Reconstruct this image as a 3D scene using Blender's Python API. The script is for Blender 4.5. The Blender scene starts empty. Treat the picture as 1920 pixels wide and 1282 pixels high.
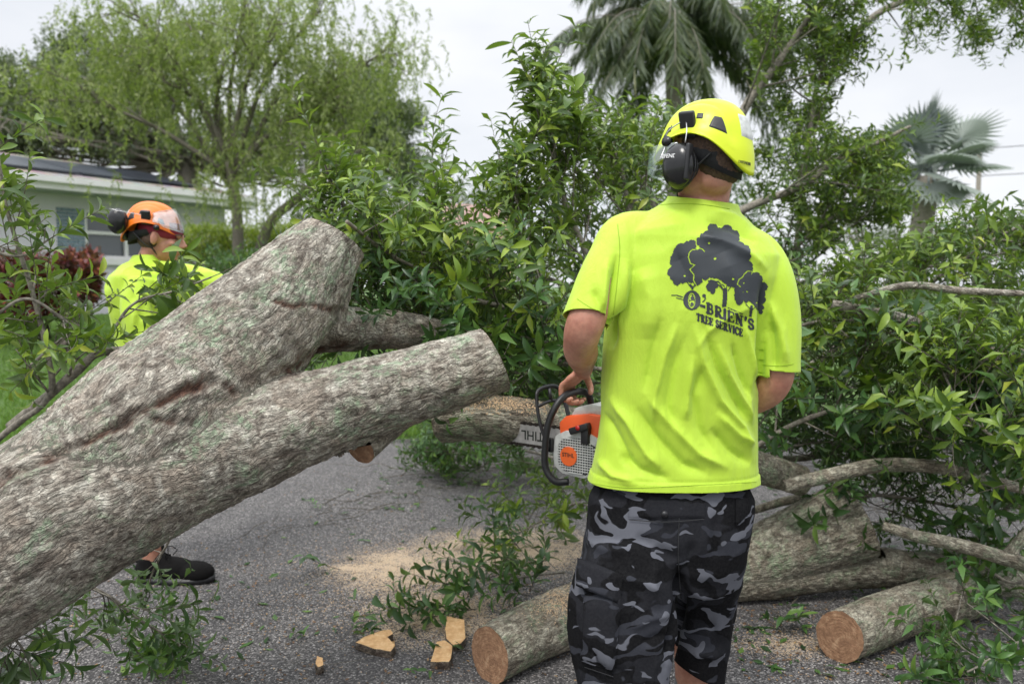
import bpy, bmesh, math, random
import numpy as np
from mathutils import Vector, Matrix
from mathutils.bvhtree import BVHTree

# ------------------------------------------------------------------ camera, sky, sun, exposure
SC = bpy.context.scene
COL = SC.collection
F_PX = 28.0 / 36.0 * 1920.0
PITCH = math.radians(4.02)
CAM_H = 1.42
cam_d = bpy.data.cameras.new('camera'); cam = bpy.data.objects.new('camera', cam_d); COL.objects.link(cam)
cam.location = (0, 0, CAM_H); cam.rotation_euler = (math.radians(90) - PITCH, 0, 0)
cam_d.lens = 28; cam_d.sensor_width = 36; cam_d.clip_start = 0.05; cam_d.clip_end = 2000
cam_d.dof.use_dof = True; cam_d.dof.focus_distance = 2.25; cam_d.dof.aperture_fstop = 3.2
SC.camera = cam
SC.view_settings.view_transform = 'Standard'; SC.view_settings.look = 'None'
SC.view_settings.exposure = 0.3; SC.view_settings.gamma = 1.0
SC.cycles.use_denoising = True
SC.cycles.max_bounces = 8; SC.cycles.transparent_max_bounces = 12

SUN_EL, SUN_AZ = math.radians(58), math.radians(205)     # azimuth clockwise from +Y
world = bpy.data.worlds.new('World'); SC.world = world; world.use_nodes = True
wn = world.node_tree.nodes; wl = world.node_tree.links; wn.clear()
wo = wn.new('ShaderNodeOutputWorld'); wmix = wn.new('ShaderNodeMixShader'); wmix.inputs[0].default_value = 0.93
b1 = wn.new('ShaderNodeBackground'); b1.inputs[1].default_value = 0.1
sky = wn.new('ShaderNodeTexSky'); sky.sky_type = 'NISHITA'; sky.sun_disc = False
sky.sun_elevation = SUN_EL; sky.sun_rotation = SUN_AZ
b2 = wn.new('ShaderNodeBackground'); b2.inputs[1].default_value = 1.0
tc = wn.new('ShaderNodeTexCoord'); sx = wn.new('ShaderNodeSeparateXYZ')
mp = wn.new('ShaderNodeMapping'); mp.inputs['Scale'].default_value = (1.3, 1.3, 3.2)
no = wn.new('ShaderNodeTexNoise'); no.inputs['Scale'].default_value = 1.6; no.inputs['Detail'].default_value = 5; no.inputs['Roughness'].default_value = .5
cr = wn.new('ShaderNodeValToRGB'); e = cr.color_ramp.elements
e[0].position = 0.33; e[0].color = (0.65, 0.68, 0.735, 1); e[1].position = 0.62; e[1].color = (0.85, 0.86, 0.885, 1)
gr = wn.new('ShaderNodeMapRange'); gr.inputs['From Min'].default_value = 0.30; gr.inputs['From Max'].default_value = 1.0
gr.inputs['To Min'].default_value = 1.0; gr.inputs['To Max'].default_value = 3.0       # overcast skies are brighter overhead
mul = wn.new('ShaderNodeVectorMath'); mul.operation = 'SCALE'
wl.new(tc.outputs['Generated'], mp.inputs[0]); wl.new(mp.outputs[0], no.inputs['Vector']); wl.new(no.outputs['Fac'], cr.inputs[0])
wl.new(tc.outputs['Generated'], sx.inputs[0]); wl.new(sx.outputs['Z'], gr.inputs['Value'])
wl.new(cr.outputs[0], mul.inputs[0]); wl.new(gr.outputs[0], mul.inputs['Scale']); wl.new(mul.outputs[0], b2.inputs[0])
wl.new(sky.outputs[0], b1.inputs[0]); wl.new(b1.outputs[0], wmix.inputs[1]); wl.new(b2.outputs[0], wmix.inputs[2]); wl.new(wmix.outputs[0], wo.inputs[0])
sun_d = bpy.data.lights.new('sun', 'SUN'); sun_d.energy = 1.5; sun_d.angle = math.radians(14); sun_d.color = (1, .96, .9)
sun = bpy.data.objects.new('sun', sun_d); COL.objects.link(sun)
sun.rotation_euler = Vector((math.sin(SUN_AZ) * math.cos(SUN_EL), math.cos(SUN_AZ) * math.cos(SUN_EL), math.sin(SUN_EL))).to_track_quat('Z', 'Y').to_euler()

# ------------------------------------------------------------------ geometry helpers
CP, SP = math.cos(PITCH), math.sin(PITCH)
def P(px, py, d):
    """world point whose forward distance is d along the ray of photo pixel (px, py)"""
    xc = (px - 960) / F_PX; yc = -(py - 641) / F_PX
    y = CP + yc * SP; z = -SP + yc * CP
    t = d / y
    return Vector((xc * t, d, CAM_H + z * t))
def G(px, py, z=0.0):
    xc = (px - 960) / F_PX; yc = -(py - 641) / F_PX
    y = CP + yc * SP; zz = -SP + yc * CP
    t = (z - CAM_H) / zz
    return Vector((xc * t, y * t, z))
def proj(V):
    V = np.asarray(V, float); x = V[:, 0]; y = V[:, 1]; z = V[:, 2] - CAM_H
    fw = y * CP - z * SP; up = y * SP + z * CP
    return 960 + F_PX * x / fw, 641 - F_PX * up / fw
def rad(px, d): return px * d / F_PX

def _hash(ix, iy, iz, k=0):
    h = (ix.astype(np.int64) * 374761393 + iy.astype(np.int64) * 668265263 + iz.astype(np.int64) * 2147483647 + k * 1274126177) & 0xffffffff
    h = ((h ^ (h >> 13)) * 1274126177) & 0xffffffff
    h = ((h ^ (h >> 16)) * 2246822519) & 0xffffffff
    return ((h ^ (h >> 15)) & 0xffffff) / float(0xffffff)
def vnoise(Q, k=0):
    Q = np.asarray(Q, float); i = np.floor(Q); f = Q - i; f = f * f * (3 - 2 * f); i = i.astype(np.int64)
    r = 0
    for a in (0, 1):
        for b in (0, 1):
            for c in (0, 1):
                w = (f[:, 0] if a else 1 - f[:, 0]) * (f[:, 1] if b else 1 - f[:, 1]) * (f[:, 2] if c else 1 - f[:, 2])
                r = r + w * _hash(i[:, 0] + a, i[:, 1] + b, i[:, 2] + c, k)
    return r * 2 - 1
def fbm(Q, o=4, k=0):
    r = 0; a = 1.0; s = 0; Q = np.asarray(Q, float)
    for j in range(o):
        r = r + a * vnoise(Q * (2 ** j) + 17.3 * j, k + j); s += a; a *= .5
    return r / s
def voro(Q, k=0):
    Q = np.asarray(Q, float); i = np.floor(Q).astype(np.int64); f1 = np.full(len(Q), 9.); f2 = np.full(len(Q), 9.)
    for a in (-1, 0, 1):
        for b in (-1, 0, 1):
            for c in (-1, 0, 1):
                x, y, z = i[:, 0] + a, i[:, 1] + b, i[:, 2] + c
                d = np.sqrt((x + _hash(x, y, z, k) - Q[:, 0]) ** 2 + (y + _hash(x, y, z, k + 1) - Q[:, 1]) ** 2 + (z + _hash(x, y, z, k + 2) - Q[:, 2]) ** 2)
                n2 = np.minimum(f2, np.maximum(f1, d)); f1 = np.minimum(f1, d); f2 = n2
    return f1, f2

def catmull(pts, n):
    pts = [np.array(p, float) for p in pts]
    if len(pts) == 2:
        return np.array([pts[0] + (pts[1] - pts[0]) * t for t in np.linspace(0, 1, n)])
    Q = [2 * pts[0] - pts[1]] + pts + [2 * pts[-1] - pts[-2]]
    out = []; m = len(pts) - 1
    for t in np.linspace(0, m, n):
        i = min(int(t), m - 1); u = t - i
        a, b, c, d = Q[i], Q[i + 1], Q[i + 2], Q[i + 3]
        out.append(.5 * ((2 * b) + (c - a) * u + (2 * a - 5 * b + 4 * c - d) * u * u + (3 * b - a - 3 * c + d) * u ** 3))
    return np.array(out)
def frames(C):
    T = np.gradient(C, axis=0); T /= np.linalg.norm(T, axis=1)[:, None] + 1e-12
    n = np.cross(T[0], [0, 0, 1.]);
    if np.linalg.norm(n) < .1: n = np.cross(T[0], [1., 0, 0])
    n /= np.linalg.norm(n); N = [n]
    for k in range(1, len(C)):
        n = N[-1] - T[k] * np.dot(N[-1], T[k]); n /= np.linalg.norm(n) + 1e-12; N.append(n)
    N = np.array(N); return T, N, np.cross(T, N)

class MB:
    def __init__(s): s.v = []; s.f = []; s.n = 0; s.m = []
    def add(s, v, f, m=0):
        v = np.asarray(v, float).reshape(-1, 3); s.v.append(v)
        for q in f: s.f.append([int(i) + s.n for i in q]); s.m.append(m)
        s.n += len(v); return s
    def tube(s, pts, r, n=8, seg=None, cap=True, m=0, smooth=True, sq=None):
        pts = [tuple(p) for p in pts]
        rr = [r] * len(pts) if np.isscalar(r) else list(r)
        k = seg or (len(pts) if not smooth or len(pts) == 2 else (len(pts) - 1) * 4 + 1)
        C = catmull([np.array(list(p) + [q]) for p, q in zip(pts, rr)], k) if smooth else np.array([list(p) + [q] for p, q in zip(pts, rr)])
        R = C[:, 3]; C = C[:, :3]; T, N, B = frames(C)
        a = np.linspace(0, 2 * np.pi, n, endpoint=False); ca, sa = np.cos(a), np.sin(a)
        q = 1.0 if sq is None else sq
        V = C[:, None] + R[:, None, None] * (ca[None, :, None] * N[:, None] + q * sa[None, :, None] * B[:, None])
        f = []; K = len(C)
        for i in range(K - 1):
            for j in range(n):
                j2 = (j + 1) % n; f.append((i * n + j, i * n + j2, (i + 1) * n + j2, (i + 1) * n + j))
        V = V.reshape(-1, 3)
        if cap:
            f.append(tuple(range(n - 1, -1, -1))); f.append(tuple((K - 1) * n + j for j in range(n)))
        return s.add(V, f, m)
    def rings(s, rings, cap=True, m=0):
        K = len(rings); n = len(rings[0]); f = []
        for i in range(K - 1):
            for j in range(n):
                j2 = (j + 1) % n; f.append((i * n + j, i * n + j2, (i + 1) * n + j2, (i + 1) * n + j))
        if cap: f.append(tuple(range(n - 1, -1, -1))); f.append(tuple((K - 1) * n + j for j in range(n)))
        return s.add(np.concatenate([np.asarray(r, float) for r in rings]), f, m)
    def ell(s, c, r, R=None, n=16, k=10, m=0):
        r = (r,) * 3 if np.isscalar(r) else r; V = [[0, 0, -r[2]]]; f = []
        for i in range(1, k):
            t = -math.pi / 2 + math.pi * i / k
            for j in range(n):
                a = 2 * math.pi * j / n; V.append([r[0] * math.cos(t) * math.cos(a), r[1] * math.cos(t) * math.sin(a), r[2] * math.sin(t)])
        V.append([0, 0, r[2]]); top = len(V) - 1
        for j in range(n): f.append((0, 1 + (j + 1) % n, 1 + j))
        for i in range(k - 2):
            for j in range(n):
                j2 = (j + 1) % n; b = 1 + i * n; f.append((b + j, b + j2, b + n + j2, b + n + j))
        b = 1 + (k - 2) * n
        for j in range(n): f.append((b + j, b + (j + 1) % n, top))
        V = np.array(V)
        if R is not None: V = V @ np.array(R.to_3x3()).T
        return s.add(V + np.array(c), f, m)
    def box(s, c, h, R=None, m=0, bev=0.0):
        c = np.array(c, float); h = np.array(h, float)
        if bev <= 0:
            V = np.array([[x, y, z] for x in (-1, 1) for y in (-1, 1) for z in (-1, 1)], float) * h
            f = [(0, 1, 3, 2), (4, 6, 7, 5), (0, 4, 5, 1), (2, 3, 7, 6), (0, 2, 6, 4), (1, 5, 7, 3)]
        else:
            bm = bmesh.new(); bmesh.ops.create_cube(bm, size=2)
            for v in bm.verts: v.co = Vector(np.array(v.co) * h)
            bmesh.ops.bevel(bm, geom=list(bm.edges), offset=bev, segments=2, affect='EDGES', profile=.6)
            bm.verts.ensure_lookup_table(); V = np.array([v.co[:] for v in bm.verts]); f = [[v.index for v in q.verts] for q in bm.faces]; bm.free()
        if R is not None: V = V @ np.array(R.to_3x3()).T
        return s.add(V + c, f, m)
    def prism(s, poly, y0, y1, M=None, m=0):
        """2D outline (x,z) extruded from y0 to y1, then moved by the 4x4 M"""
        n = len(poly); V = np.array([[x, y0, z] for x, z in poly] + [[x, y1, z] for x, z in poly], float)
        f = [tuple(range(n)), tuple(range(2 * n - 1, n - 1, -1))] + [(i, i + n, (i + 1) % n + n, (i + 1) % n) for i in range(n)]
        if M is not None: V = V @ np.array(M.to_3x3()).T + np.array(M.translation)
        return s.add(V, f, m)
    def mesh(s, name, org=(0, 0, 0), smooth=True):
        me = bpy.data.meshes.new(name)
        V = np.concatenate(s.v) - np.array(org) if s.v else np.zeros((0, 3))
        me.from_pydata(V.tolist(), [], s.f); me.polygons.foreach_set('material_index', s.m)
        if smooth: me.polygons.foreach_set('use_smooth', [True] * len(me.polygons))
        me.update(); return me

ORG = {}
def org(o): return ORG.get(o.name, (0, 0, 0)) if o else (0, 0, 0)
def link(name, me, mats, parent=None, angle=None):
    o = bpy.data.objects.new(name, me); COL.objects.link(o)
    for m in (mats if isinstance(mats, (list, tuple)) else [mats]): me.materials.append(m)
    if parent: o.parent = parent; ORG[o.name] = org(parent)
    if angle is not None:
        me.set_sharp_from_angle(angle=math.radians(angle))
    return o
def build(name, mb, mats, parent=None, smooth=True, angle=None):
    return link(name, mb.mesh(name, org(parent), smooth), mats, parent, angle)
def tag(o, label=None, cat=None, group=None, kind=None):
    if label: o['label'] = label
    if cat: o['category'] = cat
    if group: o['group'] = group
    if kind: o['kind'] = kind
    return o
def thing(name, label, cat, loc=(0, 0, 0), group=None):
    o = bpy.data.objects.new(name, None); COL.objects.link(o); o.location = loc; o.empty_display_size = .1
    ORG[o.name] = tuple(loc); return tag(o, label, cat, group)
def fast_mesh(name, V, F, midx=None, smooth=True, orgv=(0, 0, 0)):
    """V (N,3), F (M,k) all faces alike"""
    me = bpy.data.meshes.new(name); V = np.asarray(V, np.float32) - np.array(orgv, np.float32); F = np.asarray(F, np.int32); k = F.shape[1]
    me.vertices.add(len(V)); me.vertices.foreach_set('co', V.ravel())
    me.loops.add(F.size); me.loops.foreach_set('vertex_index', F.ravel())
    me.polygons.add(len(F)); me.polygons.foreach_set('loop_start', np.arange(0, F.size, k, dtype=np.int32))
    if midx is not None: me.polygons.foreach_set('material_index', np.asarray(midx, np.int32))
    me.polygons.foreach_set('use_smooth', np.full(len(F), smooth)); me.update(calc_edges=True); return me
def remesh(mb, voxel, smooth=0, factor=.5):
    me = mb.mesh('tmp'); o = bpy.data.objects.new('tmp', me); COL.objects.link(o)
    m = o.modifiers.new('r', 'REMESH'); m.mode = 'VOXEL'; m.voxel_size = voxel; m.use_smooth_shade = True
    if smooth: m = o.modifiers.new('s', 'SMOOTH'); m.iterations = smooth; m.factor = factor
    dg = bpy.context.evaluated_depsgraph_get(); out = bpy.data.meshes.new_from_object(o.evaluated_get(dg), depsgraph=dg)
    bpy.data.objects.remove(o); bpy.data.meshes.remove(me); return out
def getv(me):
    V = np.empty(len(me.vertices) * 3, np.float32); me.vertices.foreach_get('co', V); return V.reshape(-1, 3).astype(float)
def getn(me):
    V = np.empty(len(me.vertices) * 3, np.float32); me.vertices.foreach_get('normal', V); return V.reshape(-1, 3).astype(float)
def setv(me, V): me.vertices.foreach_set('co', np.asarray(V, np.float32).ravel()); me.update()
def shift(me, o): setv(me, getv(me) - np.array(o))
def bisect(me, co, no, test=None):
    """cut away what lies beyond the plane, only among faces that pass test"""
    bm = bmesh.new(); bm.from_mesh(me)
    fs = [f for f in bm.faces if test is None or test(f.calc_center_median())]
    geom = list({v for f in fs for v in f.verts}) + list({e for f in fs for e in f.edges}) + fs
    r = bmesh.ops.bisect_plane(bm, geom=geom, plane_co=co, plane_no=no, clear_outer=True)
    loop = [v.co.copy() for v in r['geom_cut'] if isinstance(v, bmesh.types.BMVert)]
    bm.to_mesh(me); bm.free(); me.update(); return loop
def segdist2(X, Y, poly):
    """distance of 2D points to a polyline and the parameter along it"""
    best = np.full(X.shape, 1e9); tt = np.zeros(X.shape); n = len(poly) - 1
    for i in range(n):
        ax, ay = poly[i]; bx, by = poly[i + 1]; dx, dy = bx - ax, by - ay; L = dx * dx + dy * dy + 1e-9
        t = np.clip(((X - ax) * dx + (Y - ay) * dy) / L, 0, 1); d = np.hypot(X - ax - t * dx, Y - ay - t * dy)
        m = d < best; best = np.where(m, d, best); tt = np.where(m, (i + t) / n, tt)
    return best, tt
def vec(*a): return Vector(a)

# ------------------------------------------------------------------ materials
class NT:
    def __init__(s, name):
        s.m = bpy.data.materials.new(name); s.m.use_nodes = True; s.n = s.m.node_tree.nodes; s.l = s.m.node_tree.links
        s.b = s.n['Principled BSDF']; s.out = s.n['Material Output']
    def add(s, t, ins=None, **kw):
        x = s.n.new(t)
        for k, v in kw.items(): setattr(x, k, v)
        for k, v in (ins or {}).items(): s.put(x.inputs[k], v)
        return x
    def put(s, sock, v):
        if isinstance(v, bpy.types.NodeSocket): s.l.new(v, sock)
        else:
            if sock.type == 'RGBA' and not np.isscalar(v) and len(v) == 3: v = (*v, 1)
            sock.default_value = v
    def coord(s, kind='Object'): return s.add('ShaderNodeTexCoord').outputs[kind]
    def attr(s, n, o='Vector'): return s.add('ShaderNodeAttribute', attribute_name=n).outputs[o]
    def mapp(s, v, scale=(1, 1, 1), rot=(0, 0, 0), loc=(0, 0, 0)): return s.add('ShaderNodeMapping', {0: v, 'Scale': scale, 'Rotation': rot, 'Location': loc}).outputs[0]
    def noise(s, v, scale, detail=4, rough=.55, dist=0., out='Fac'): return s.add('ShaderNodeTexNoise', {'Vector': v, 'Scale': scale, 'Detail': detail, 'Roughness': rough, 'Distortion': dist}).outputs[out]
    def voro(s, v, scale, feature='F1', out='Distance', rnd=1.0): return s.add('ShaderNodeTexVoronoi', {'Vector': v, 'Scale': scale, 'Randomness': rnd}, feature=feature).outputs[out]
    def ramp(s, f, stops, interp='LINEAR'):
        x = s.add('ShaderNodeValToRGB', {0: f}); c = x.color_ramp; c.interpolation = interp
        while len(c.elements) < len(stops): c.elements.new(.5)
        for e, (p, col) in zip(c.elements, stops):
            e.position = p; e.color = (col, col, col, 1) if np.isscalar(col) else (*col, 1)
        return x.outputs[0]
    def mix(s, f, a, b, mode='MIX'): return s.add('ShaderNodeMix', {0: f, 6: a, 7: b}, data_type='RGBA', blend_type=mode).outputs[2]
    def math(s, op, a, b=0., c=None):
        x = s.add('ShaderNodeMath', {0: a, 1: b}, operation=op)
        if c is not None: s.put(x.inputs[2], c)
        return x.outputs[0]
    def vadd(s, a, b): return s.add('ShaderNodeVectorMath', {0: a, 1: b}, operation='ADD').outputs[0]
    def vscale(s, a, k): return s.add('ShaderNodeVectorMath', {0: a, 'Scale': k}, operation='SCALE').outputs[0]
    def bump(s, h, strength=.5, dist=.01, normal=None):
        x = s.add('ShaderNodeBump', {'Height': h, 'Strength': strength, 'Distance': dist})
        if normal is not None: s.put(x.inputs['Normal'], normal)
        return x.outputs[0]
    def set(s, **kw):
        for k, v in kw.items(): s.put(s.b.inputs[k.replace('_', ' ')], v)
        return s
def simple(name, col, rough=.6, metal=0., var=.12, scale=12., bump=0., bscale=60., spec=.5):
    t = NT(name); c = t.coord(); n = t.noise(c, scale, 5, .6)
    lo = tuple(x * (1 - var) for x in col); hi = tuple(min(1, x * (1 + var)) for x in col)
    t.set(Base_Color=t.ramp(n, [(.3, lo), (.7, hi)]), Roughness=t.ramp(n, [(.3, max(0, rough - .07)), (.7, min(1, rough + .07))]), Metallic=metal)
    t.b.inputs['Specular IOR Level'].default_value = spec
    if bump: t.set(Normal=t.bump(t.noise(c, bscale, 4), bump, .005))
    return t.m

def bark_mat(name, green=.5, tint=(1, 1, 1), fissure=1.0, light=1.0):
    t = NT(name); a = t.attr('bark')
    wob = t.vscale(t.add('ShaderNodeTexNoise', {'Vector': a, 'Scale': 14., 'Detail': 3.}).outputs['Color'], .055)
    q = t.vadd(a, wob)
    ql = t.mapp(q, (8, 64, 64)); qs = t.mapp(q, (26, 100, 100)); qf = t.mapp(q, (90, 190, 190))
    e1 = t.voro(ql, 1., 'DISTANCE_TO_EDGE'); e2 = t.voro(qs, 1., 'DISTANCE_TO_EDGE'); e3 = t.voro(qf, 1., 'DISTANCE_TO_EDGE')
    big = t.noise(a, 5.5, 5, .6, .4); mid = t.noise(a, 19, 5, .62); fine = t.noise(a, 140, 4, .6)
    W = lambda c: tuple(x * y * light for x, y in zip(c, tint))
    base = t.ramp(t.noise(a, 27, 6, .7, .3), [(.30, W((.09, .073, .062))), (.43, W((.235, .205, .178))), (.55, W((.385, .352, .31))), (.68, W((.53, .50, .45)))])
    base = t.mix(t.ramp(t.noise(a, 9, 4, .6, .8), [(.50, 0.), (.62, .85)]), base, W((.27, .225, .19)))
    lich = t.math('MULTIPLY', t.ramp(t.noise(t.mapp(a, (1, 1.4, 1.4), loc=(3, 7, 1)), 7, 5, .68, .6), [(.50, 0.), (.60, 1.)]), t.ramp(t.noise(a, 60, 5, .7), [(.40, .0), (.56, 1.)]))
    base = t.mix(t.math('MULTIPLY', lich, green), base, t.ramp(mid, [(.35, W((.19, .25, .165))), (.65, W((.34, .40, .30)))]))
    base = t.mix(t.ramp(t.noise(t.mapp(a, (1.0, 2.4, 2.4), loc=(9, 2, 4)), 8, 5, .65, .5), [(.56, 0.), (.68, .8)]), base, W((.085, .066, .056)))
    c1 = t.ramp(e1, [(.0, 1.), (.07, .0)]); c2 = t.ramp(e2, [(0., .85), (.09, 0.)]); c3 = t.ramp(e3, [(0., .5), (.12, 0.)])
    patchy = t.ramp(big, [(.36, .35), (.6, 1.)])
    crack = t.math('MULTIPLY', t.math('MAXIMUM', t.math('MAXIMUM', c1, t.math('MULTIPLY', c2, patchy)), c3), fissure)
    base = t.mix(t.math('MULTIPLY', crack, .62), base, W((.05, .036, .03)))
    flake = t.add('ShaderNodeSeparateColor', {0: t.voro(t.mapp(q, (48, 105, 105)), 1., 'F1', 'Color')}).outputs[0]
    base = t.mix(.65, base, t.ramp(flake, [(.05, .50), (.5, .98), (.95, 1.45)]), 'MULTIPLY')
    base = t.mix(.6, base, t.ramp(t.noise(t.mapp(a, (.7, 1, 1)), 210, 3, .7), [(.34, .45), (.5, 1.), (.66, 1.5)]), 'MULTIPLY')
    scar = t.attr('scar', 'Fac')
    base = t.mix(scar, base, t.ramp(t.noise(t.mapp(a, (1, 3, 3)), 40, 4, .7), [(.35, (.03, .018, .014)), (.55, (.095, .05, .035)), (.72, (.22, .12, .08))]))
    h = t.math('ADD', t.math('MULTIPLY', t.math('MINIMUM', e1, .16), 2.6), t.math('MULTIPLY', t.math('MINIMUM', e2, .15), 1.8))
    h = t.math('ADD', h, t.math('MULTIPLY', t.math('MINIMUM', e3, .2), .7)); h = t.math('ADD', h, t.math('MULTIPLY', fine, .45)); h = t.math('ADD', h, t.math('MULTIPLY', mid, .5))
    t.set(Base_Color=base, Roughness=.88, Normal=t.bump(h, .8, .007)); t.b.inputs['Specular IOR Level'].default_value = .25
    return t.m
M = {}
M['bark'] = bark_mat('pale lichened bark', .95, (.97, .985, .94), light=1.10)
M['bark_green'] = bark_mat('greenish bark', .9, (.88, .90, .80), 1.0, 1.08)
M['bark_dark'] = bark_mat('brown bark', .25, (.62, .56, .5), 1.0, .9)
def twig_mat(name, col):
    t = NT(name); c = t.coord(); t.set(Base_Color=t.ramp(t.noise(c, 60, 4, .65), [(.35, tuple(x * .55 for x in col)), (.5, col), (.68, tuple(x * 1.6 for x in col))]), Roughness=.8, Normal=t.bump(t.noise(c, 130, 3), .4, .003)); return t.m
M['twig'] = twig_mat('twig bark', (.10, .085, .065)); M['branch'] = twig_mat('branch bark', (.21, .19, .155)); M['limb_dark'] = twig_mat('dark limb bark', (.13, .115, .09))
def cut_mat(name, a, b, c):
    t = NT(name); q = t.attr('bark'); s = t.add('ShaderNodeSeparateXYZ', {0: t.mapp(q, (0, 1, 1))}).outputs
    r = t.math('SQRT', t.math('ADD', t.math('MULTIPLY', s[1], s[1]), t.math('MULTIPLY', s[2], s[2])))
    rn = t.math('ADD', r, t.math('MULTIPLY', t.noise(q, 16, 3), .02))
    ring = t.math('SINE', t.math('MULTIPLY', rn, 520.)); n = t.noise(t.coord(), 45, 5, .65)
    col = t.ramp(n, [(.3, a), (.52, b), (.7, c)]); col = t.mix(t.ramp(ring, [(.3, 0.), (1., .10)]), col, a)
    t.set(Base_Color=col, Roughness=.8, Normal=t.bump(t.math('ADD', t.noise(t.mapp(t.coord(), (1, 1, 9)), 60, 3), t.math('MULTIPLY', ring, .12)), .9, .004)); return t.m
M['cut'] = cut_mat('sawn wood', (.17, .085, .045), (.30, .165, .09), (.44, .28, .165))
M['cut_pale'] = cut_mat('fresh pale wood', (.55, .30, .12), (.70, .43, .20), (.80, .56, .30))
def leaf_mat(name, stops, trans=.35, rough=.38, spec=.5, tcol=None):
    t = NT(name); g = t.add('ShaderNodeNewGeometry').outputs['Random Per Island']; o = t.add('ShaderNodeObjectInfo').outputs['Random']
    r = t.math('FRACT', t.math('ADD', g, o)); n = t.noise(t.coord(), 3.0, 3)
    r2 = t.math('ADD', t.math('MULTIPLY', r, .72), t.math('MULTIPLY', n, .28))
    col = t.ramp(r2, stops); back = t.add('ShaderNodeNewGeometry').outputs['Backfacing']
    col = t.mix(t.math('MULTIPLY', back, .35), col, (.16, .20, .11))
    t.set(Base_Color=col, Roughness=rough); t.b.inputs['Specular IOR Level'].default_value = spec
    tr = t.add('ShaderNodeBsdfTranslucent', {'Color': t.mix(.5, t.mix(1.0, col, (1.35, 1.7, .55), 'MULTIPLY'), tcol or (.22, .34, .03))})
    mx = t.add('ShaderNodeMixShader', {0: trans}); t.l.new(t.b.outputs[0], mx.inputs[1]); t.l.new(tr.outputs[0], mx.inputs[2]); t.l.new(mx.outputs[0], t.out.inputs[0]); return t.m
M['leaf'] = leaf_mat('laurel leaf', [(.10, (.03, .06, .016)), (.35, (.06, .115, .02)), (.6, (.125, .205, .026)), (.82, (.25, .35, .04)), (.97, (.40, .36, .06))], .24, .34, .36)
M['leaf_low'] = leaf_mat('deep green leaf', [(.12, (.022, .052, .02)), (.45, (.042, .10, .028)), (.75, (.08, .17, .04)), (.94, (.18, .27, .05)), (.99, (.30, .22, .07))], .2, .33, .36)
M['leaf_willow'] = leaf_mat('willow leaf', [(.1, (.15, .18, .07)), (.5, (.28, .32, .12)), (.85, (.44, .47, .20))], .45, .5)
M['leaf_oak'] = leaf_mat('oak leaf', [(.1, (.05, .07, .045)), (.5, (.085, .11, .065)), (.9, (.15, .17, .10))], .2, .55)
M['leaf_palm'] = leaf_mat('palm leaflet', [(.1, (.035, .055, .04)), (.5, (.07, .095, .055)), (.8, (.12, .14, .065)), (.95, (.24, .23, .09))], .25, .5)
M['leaf_fan'] = leaf_mat('silver fan leaf', [(.1, (.17, .205, .205)), (.5, (.27, .31, .31)), (.9, (.42, .46, .455))], .12, .5, tcol=(.3, .36, .3))
M['leaf_lime'] = leaf_mat('lime hedge leaf', [(.1, (.12, .17, .02)), (.5, (.30, .36, .03)), (.9, (.48, .52, .05))], .35, .5)
M['leaf_red'] = leaf_mat('croton leaf', [(.1, (.035, .012, .015)), (.45, (.10, .02, .025)), (.75, (.22, .04, .03)), (.95, (.35, .14, .04))], .2, .4, tcol=(.3, .05, .03))
M['grass'] = leaf_mat('lawn grass', [(.1, (.07, .15, .022)), (.5, (.12, .235, .03)), (.9, (.18, .30, .05))], .3, .6)
M['leaf_dead'] = leaf_mat('dry leaf', [(.1, (.09, .05, .03)), (.5, (.22, .12, .06)), (.9, (.40, .26, .12))], .15, .7, tcol=(.2, .1, .05))
# ------------------------------------------------------------------ foliage kit
rng = np.random.default_rng(7)
def unit(v): return v / (np.linalg.norm(v, axis=-1, keepdims=True) + 1e-12)
def leaf_frames(D, up):
    D = unit(D); S = unit(np.cross(D, up)); N = np.cross(S, D); return D, S, N
def leaves_geo(Pos, D, Up, L, W, fold=.25, droop=.18):
    """low leaf: 5 verts, 4 tris"""
    D, S, N = leaf_frames(D, Up); L = L[:, None]; W = W[:, None]
    b = Pos; mid = Pos + D * L * .48 + N * L * .03
    l = mid - S * W * .5 + N * W * fold; r = mid + S * W * .5 + N * W * fold
    tip = Pos + D * L - N * L * droop
    V = np.stack([b, l, mid, r, tip], 1).reshape(-1, 3)
    F = np.array([[0, 2, 1], [0, 3, 2], [1, 2, 4], [2, 3, 4]])
    F = (np.arange(len(Pos))[:, None, None] * 5 + F[None]).reshape(-1, 3)
    return V, F
def flakes_geo(Pos, D, Up, L, W):
    D, S, N = leaf_frames(D, Up); L = L[:, None]; W = W[:, None]; mid = Pos + D * L * .5
    V = np.stack([Pos, mid - S * W * .5, Pos + D * L - N * L * .12, mid + S * W * .5], 1).reshape(-1, 3)
    return V, (np.arange(len(Pos))[:, None] * 4 + np.array([[0, 3, 2, 1]])).reshape(-1, 4)
def hero_leaf_mesh(name, wid, curl, seed):
    r = random.Random(seed); K = 6; V = []; F = []
    prof = [0.05, .50, .84, 1.0, .95, .66, 0.06]
    for i in range(K + 1):
        t = i / K; w = wid * .5 * prof[i]; z = curl * math.sin(t * math.pi) * .25 - curl * t * t * .55; wv = .03 * math.sin(t * 9 + seed)
        V += [(-w, t, z + w * .45 + wv * w * 3), (0, t, z), (w, t, z + w * .45 - wv * w * 3)]
    for i in range(K):
        a = i * 3; F += [(a, a + 1, a + 4, a + 3), (a + 1, a + 2, a + 5, a + 4)]
    me = bpy.data.meshes.new(name); me.from_pydata(V, [], F); me.polygons.foreach_set('use_smooth', [True] * len(F)); me.update(); return me
HERO = {}
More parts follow.
